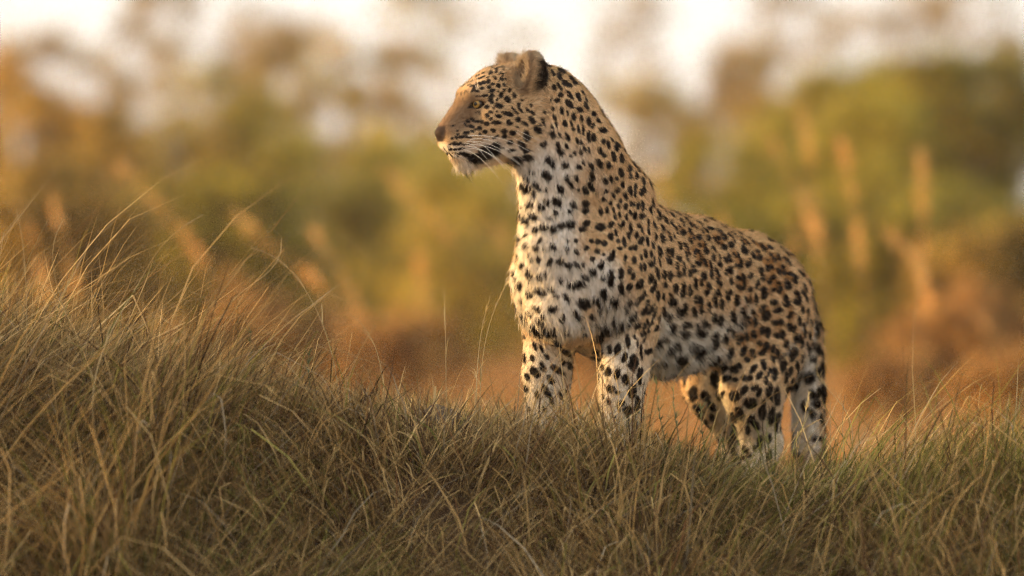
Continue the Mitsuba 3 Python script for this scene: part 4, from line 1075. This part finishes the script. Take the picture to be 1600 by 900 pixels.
def build_stalks():
    from scipy.interpolate import CubicSpline
    rng = np.random.default_rng(31)
    for dist, way, k, label in STALKS:
        pts = np.array([at(px, py, dist + rng.normal(0, 0.05)) for px, py in way])
        base = pts[0] * [1, 1, 0] + [(pts[0] - pts[1])[0] * 0.4, 0, 0]
        base[2] = soil(base[0], base[1]) - 0.02
        pts = np.vstack([base, pts])
        t = np.concatenate([[0], np.cumsum(np.linalg.norm(np.diff(pts, axis=0), axis=1))])
        cs = CubicSpline(t / t[-1], pts)
        s = np.linspace(0, 1, 22)
        line = cs(s)
        key = numbered("seed_grass")
        put(key + "__stem", tube(line, np.linspace(0.0030, 0.0012, 22), 5), "stalk_straw", smooth=True)
        # the plume: many thin spikelets along the upper part, and two long leaves
        n = int(190 * k)
        u = rng.choice(rng.uniform(0.62, 0.99, 6), n) + rng.normal(0, 0.020, n)
        u = np.clip(np.where(rng.random(n) < 0.14, rng.uniform(0.60, 1.0, n), u), 0.55, 1.0)
        tang = unit(cs(u, 1))
        off = rng.normal(0, 1, (n, 3))
        d = unit(tang * 0.9 + off * 0.45 + [0, 0, -0.15])
        az, el = np.arctan2(d[:, 1], d[:, 0]), np.arccos(np.clip(d[:, 2], -1, 1))
        V, Fc, idx = blades(cs(u) + off * 0.007, rng.uniform(0.02, 0.06, n) * k, az, el, np.full(n, 0.5), rng.uniform(0.004, 0.008, n), 3, rng)
        c = np.array([0.90, 0.58, 0.23]) * rng.uniform(0.8, 1.2, (n, 1))
        put(key + "__plume", (V, Fc), "grass_blade", color=c[idx])
        labels[key + "__plume"] = {"kind": "stuff"}
        for j in range(2):
            b = cs(rng.uniform(0.05, 0.3))
            V, Fc, idx = blades(b[None], np.array([rng.uniform(0.3, 0.5)]), rng.uniform(0, 6.28, 1), np.array([0.35]), np.array([1.1]), np.array([0.010]), 8, rng)
            put(numbered(key + "__leaf"), (V, Fc), "grass_blade", color=np.tile([[0.45, 0.29, 0.12]], (len(V), 1)))
        tag(key, label, "grass stalk", "tall seed grass stalks behind the leopard")


scene["stalk_straw"] = {"type": "diffuse", "reflectance": rgb(0.50, 0.31, 0.14)}
build_stalks()




# ---------------------------------------------------------------- single stems on the skyline, weeds, the clod
STEMS = [  # way points measured on the photograph, distance, label, seed head
    ([(752, 585), (767, 500), (782, 462), (797, 432)], 13.75, "pale forked grass stem that leans right against the leopard's breast", 2),
    ([(745, 590), (752, 520), (765, 468)], 13.7, "thin straight grass stem left of the forked stem by the leopard's breast", 1),
    ([(697, 600), (696, 520), (694, 452)], 13.7, "upright single grass stem above the grey clod", 0),
    ([(520, 560), (480, 458), (432, 404), (392, 388)], 13.6, "long pale stem arching left above the mound's slope", 1),
    ([(335, 520), (372, 462), (415, 430), (440, 372)], 13.6, "pale stem leaning right crossed by the arching stem", 0),
    ([(600, 610), (575, 520), (548, 492)], 13.7, "bent grass stem nodding left between the arching stem and the clod", 1),
    ([(200, 470), (222, 430), (245, 395), (318, 335)], 13.5, "long straw stem leaning right at the top of the left slope", 0),
    ([(90, 450), (84, 390), (98, 345)], 13.5, "wavy upright straw stem on the crest of the left slope", 0),
    ([(40, 430), (34, 370), (25, 325)], 13.5, "straw stem nearest the left edge on the crest", 0),
    ([(1332, 690), (1330, 662), (1292, 604), (1278, 567)], 14.0, "longest thin stem bent left behind the leopard's tail", 2),
    ([(1298, 725), (1297, 660), (1297, 628)], 13.9, "short straight stem right of the leopard's tail", 0),
    ([(1320, 725), (1318, 670), (1320, 618)], 13.9, "second short straight stem right of the leopard's tail", 0),
    ([(1245, 715), (1256, 650), (1264, 612)], 13.8, "pale seed stem in front of the leopard's tail", 2),
    ([(1230, 700), (1256, 672), (1282, 655)], 13.8, "yellow grass ear leaning right under the leopard's tail", 3),
    ([(1548, 720), (1530, 650), (1534, 600)], 13.6, "upright thin stem on the crest of the right slope", 0),
    ([(1435, 745), (1428, 690), (1408, 650)], 13.7, "thin stem bending left in the dip right of the leopard", 1),
]
WEEDS = [((1036, 690), 600, 13.75, "grey green weed sprig standing left of the hind legs"), ((1060, 700), 612, 13.8, "second grey green weed sprig beside the hind legs"),
         ((1098, 730), 640, 13.8, "short green weed sprig in front of the far hind leg"), ((1010, 690), 655, 13.7, "small dark weed sprig right of the near foreleg"),
         ((395, 600), 520, 13.6, "pale forked weed sprig on the left slope"), ((482, 610), 555, 13.6, "small green weed sprig left of the clod"),
         ((1205, 750), 668, 13.7, "green weed sprig in front of the near hind paw"), ((1130, 750), 690, 13.6, "leafy olive weed sprig before the hind paws"),
         ((1290, 760), 690, 13.75, "olive weed sprig under the hanging tail")]


def build_small_things():
    from scipy.interpolate import CubicSpline
    rng = np.random.default_rng(51)
    for way, dist, label, ear in STEMS:
        pts = np.array([at(px, py, dist) for px, py in way])
        pts[1:-1, 1] += rng.normal(0, 0.02, len(pts) - 2)
        root = pts[0] + unit(pts[0] - pts[1]) * 0.05
        root[2] = min(root[2], float(soil(root[0], root[1])))
        pts = np.vstack([root, pts])
        t = np.concatenate([[0], np.cumsum(np.linalg.norm(np.diff(pts, axis=0), axis=1))])
        cs = CubicSpline(t / t[-1], pts)
        key = numbered("grass_stem")
        put(key + "__stem", tube(cs(np.linspace(0, 1, 20)), np.linspace(0.0010, 0.0005, 20), 5), "stem_straw", smooth=True)
        for u in rng.uniform(0.25, 0.75, 2):
            d = unit(cs(u, 1)[None])[0] + rng.normal(0, 0.25, 3)
            V, Fc, idx = blades(cs(u)[None], np.array([rng.uniform(0.05, 0.10)]), np.array([math.atan2(d[1], d[0])]), np.array([0.5]), np.array([1.0]), np.array([0.0026]), 6, rng)
            put(numbered(key + "__leaf"), (V, Fc), "grass_blade", color=np.tile([[0.45, 0.36, 0.19]], (len(V), 1)))
        if ear:
            n = 16 * ear
            u = rng.uniform(0.78 if ear < 3 else 0.5, 1.0, n)
            d = unit(unit(cs(u, 1)) + rng.normal(0, 0.28, (n, 3)))
            V, Fc, idx = blades(cs(u), rng.uniform(0.008, 0.022, n), np.arctan2(d[:, 1], d[:, 0]), np.arccos(np.clip(d[:, 2], -1, 1)), np.full(n, 0.2), rng.uniform(0.0014, 0.0026, n), 2, rng)
            c = np.array([0.52, 0.42, 0.22]) * rng.uniform(0.8, 1.2, (n, 1))
            put(key + "__seed_head", (V, Fc), "grass_blade", color=c[idx])
            labels[key + "__seed_head"] = {"kind": "stuff"}
        tag(key, label, "grass stem", "single grass stems above the mound")
    for (bx, by), top, dist, label in WEEDS:
        a, b = at(bx, by, dist), at(bx + rng.uniform(-6, 6), top, dist)
        a[2] = float(soil(a[0], a[1])) - 0.005
        t = np.linspace(0, 1, 12)[:, None]
        line = a + (b - a) * t + np.array([0.006, 0, 0]) * np.sin(5 * t)
        key = numbered("weed_sprig")
        put(key + "__stem", tube(line, np.linspace(0.0016, 0.0007, 12), 5), "weed_stem", smooth=True)
        n = 34
        i = rng.integers(3, 12, n)
        g = rng.uniform(0, 6.283, n)
        V, Fc, idx = blades(line[i], rng.uniform(0.010, 0.026, n), g, rng.uniform(0.35, 0.8, n), np.full(n, 0.3), rng.uniform(0.0024, 0.0042, n), 3, rng)
        c = np.array([(0.17, 0.19, 0.09), (0.22, 0.23, 0.13), (0.13, 0.15, 0.07)])[rng.integers(0, 3, n)]
        put(key + "__leaves", (V, Fc), "grass_blade", color=c[idx])
        labels[key + "__leaves"] = {"kind": "stuff"}
        tag(key, label, "weed", "weed sprigs in the grass of the mound")
    ball = trimesh.creation.icosphere(subdivisions=5, radius=1.0)
    v = np.array(ball.vertices)
    v = v * (1 + 0.35 * (meshkit.fbm(v * 1.7, 4, 5) - 0.5)[:, None] + 0.18 * (meshkit.fbm(v * 6, 3, 6) - 0.5)[:, None]) * [0.062, 0.05, 0.060]
    c = at(682, 640, 13.85)
    put("earth_clod", (v + [c[0], c[1], 0.442], ball.faces), "clod_earth", smooth=True)
    tag("earth_clod", "weathered grey brown earth clod half hidden in the grass left of the leopard", "clod")


scene["stem_straw"] = {"type": "diffuse", "reflectance": rgb(0.50, 0.40, 0.23)}
scene["weed_stem"] = {"type": "diffuse", "reflectance": rgb(0.20, 0.20, 0.11)}
scene["clod_earth"] = {"type": "diffuse", "reflectance": mikit.proc(lambda p, n, uv: mikit.mix((0.07, 0.055, 0.042), (0.17, 0.135, 0.105), mikit.fbm(p.x * 60, p.y * 60, p.z * 60, 4)))}
build_small_things()
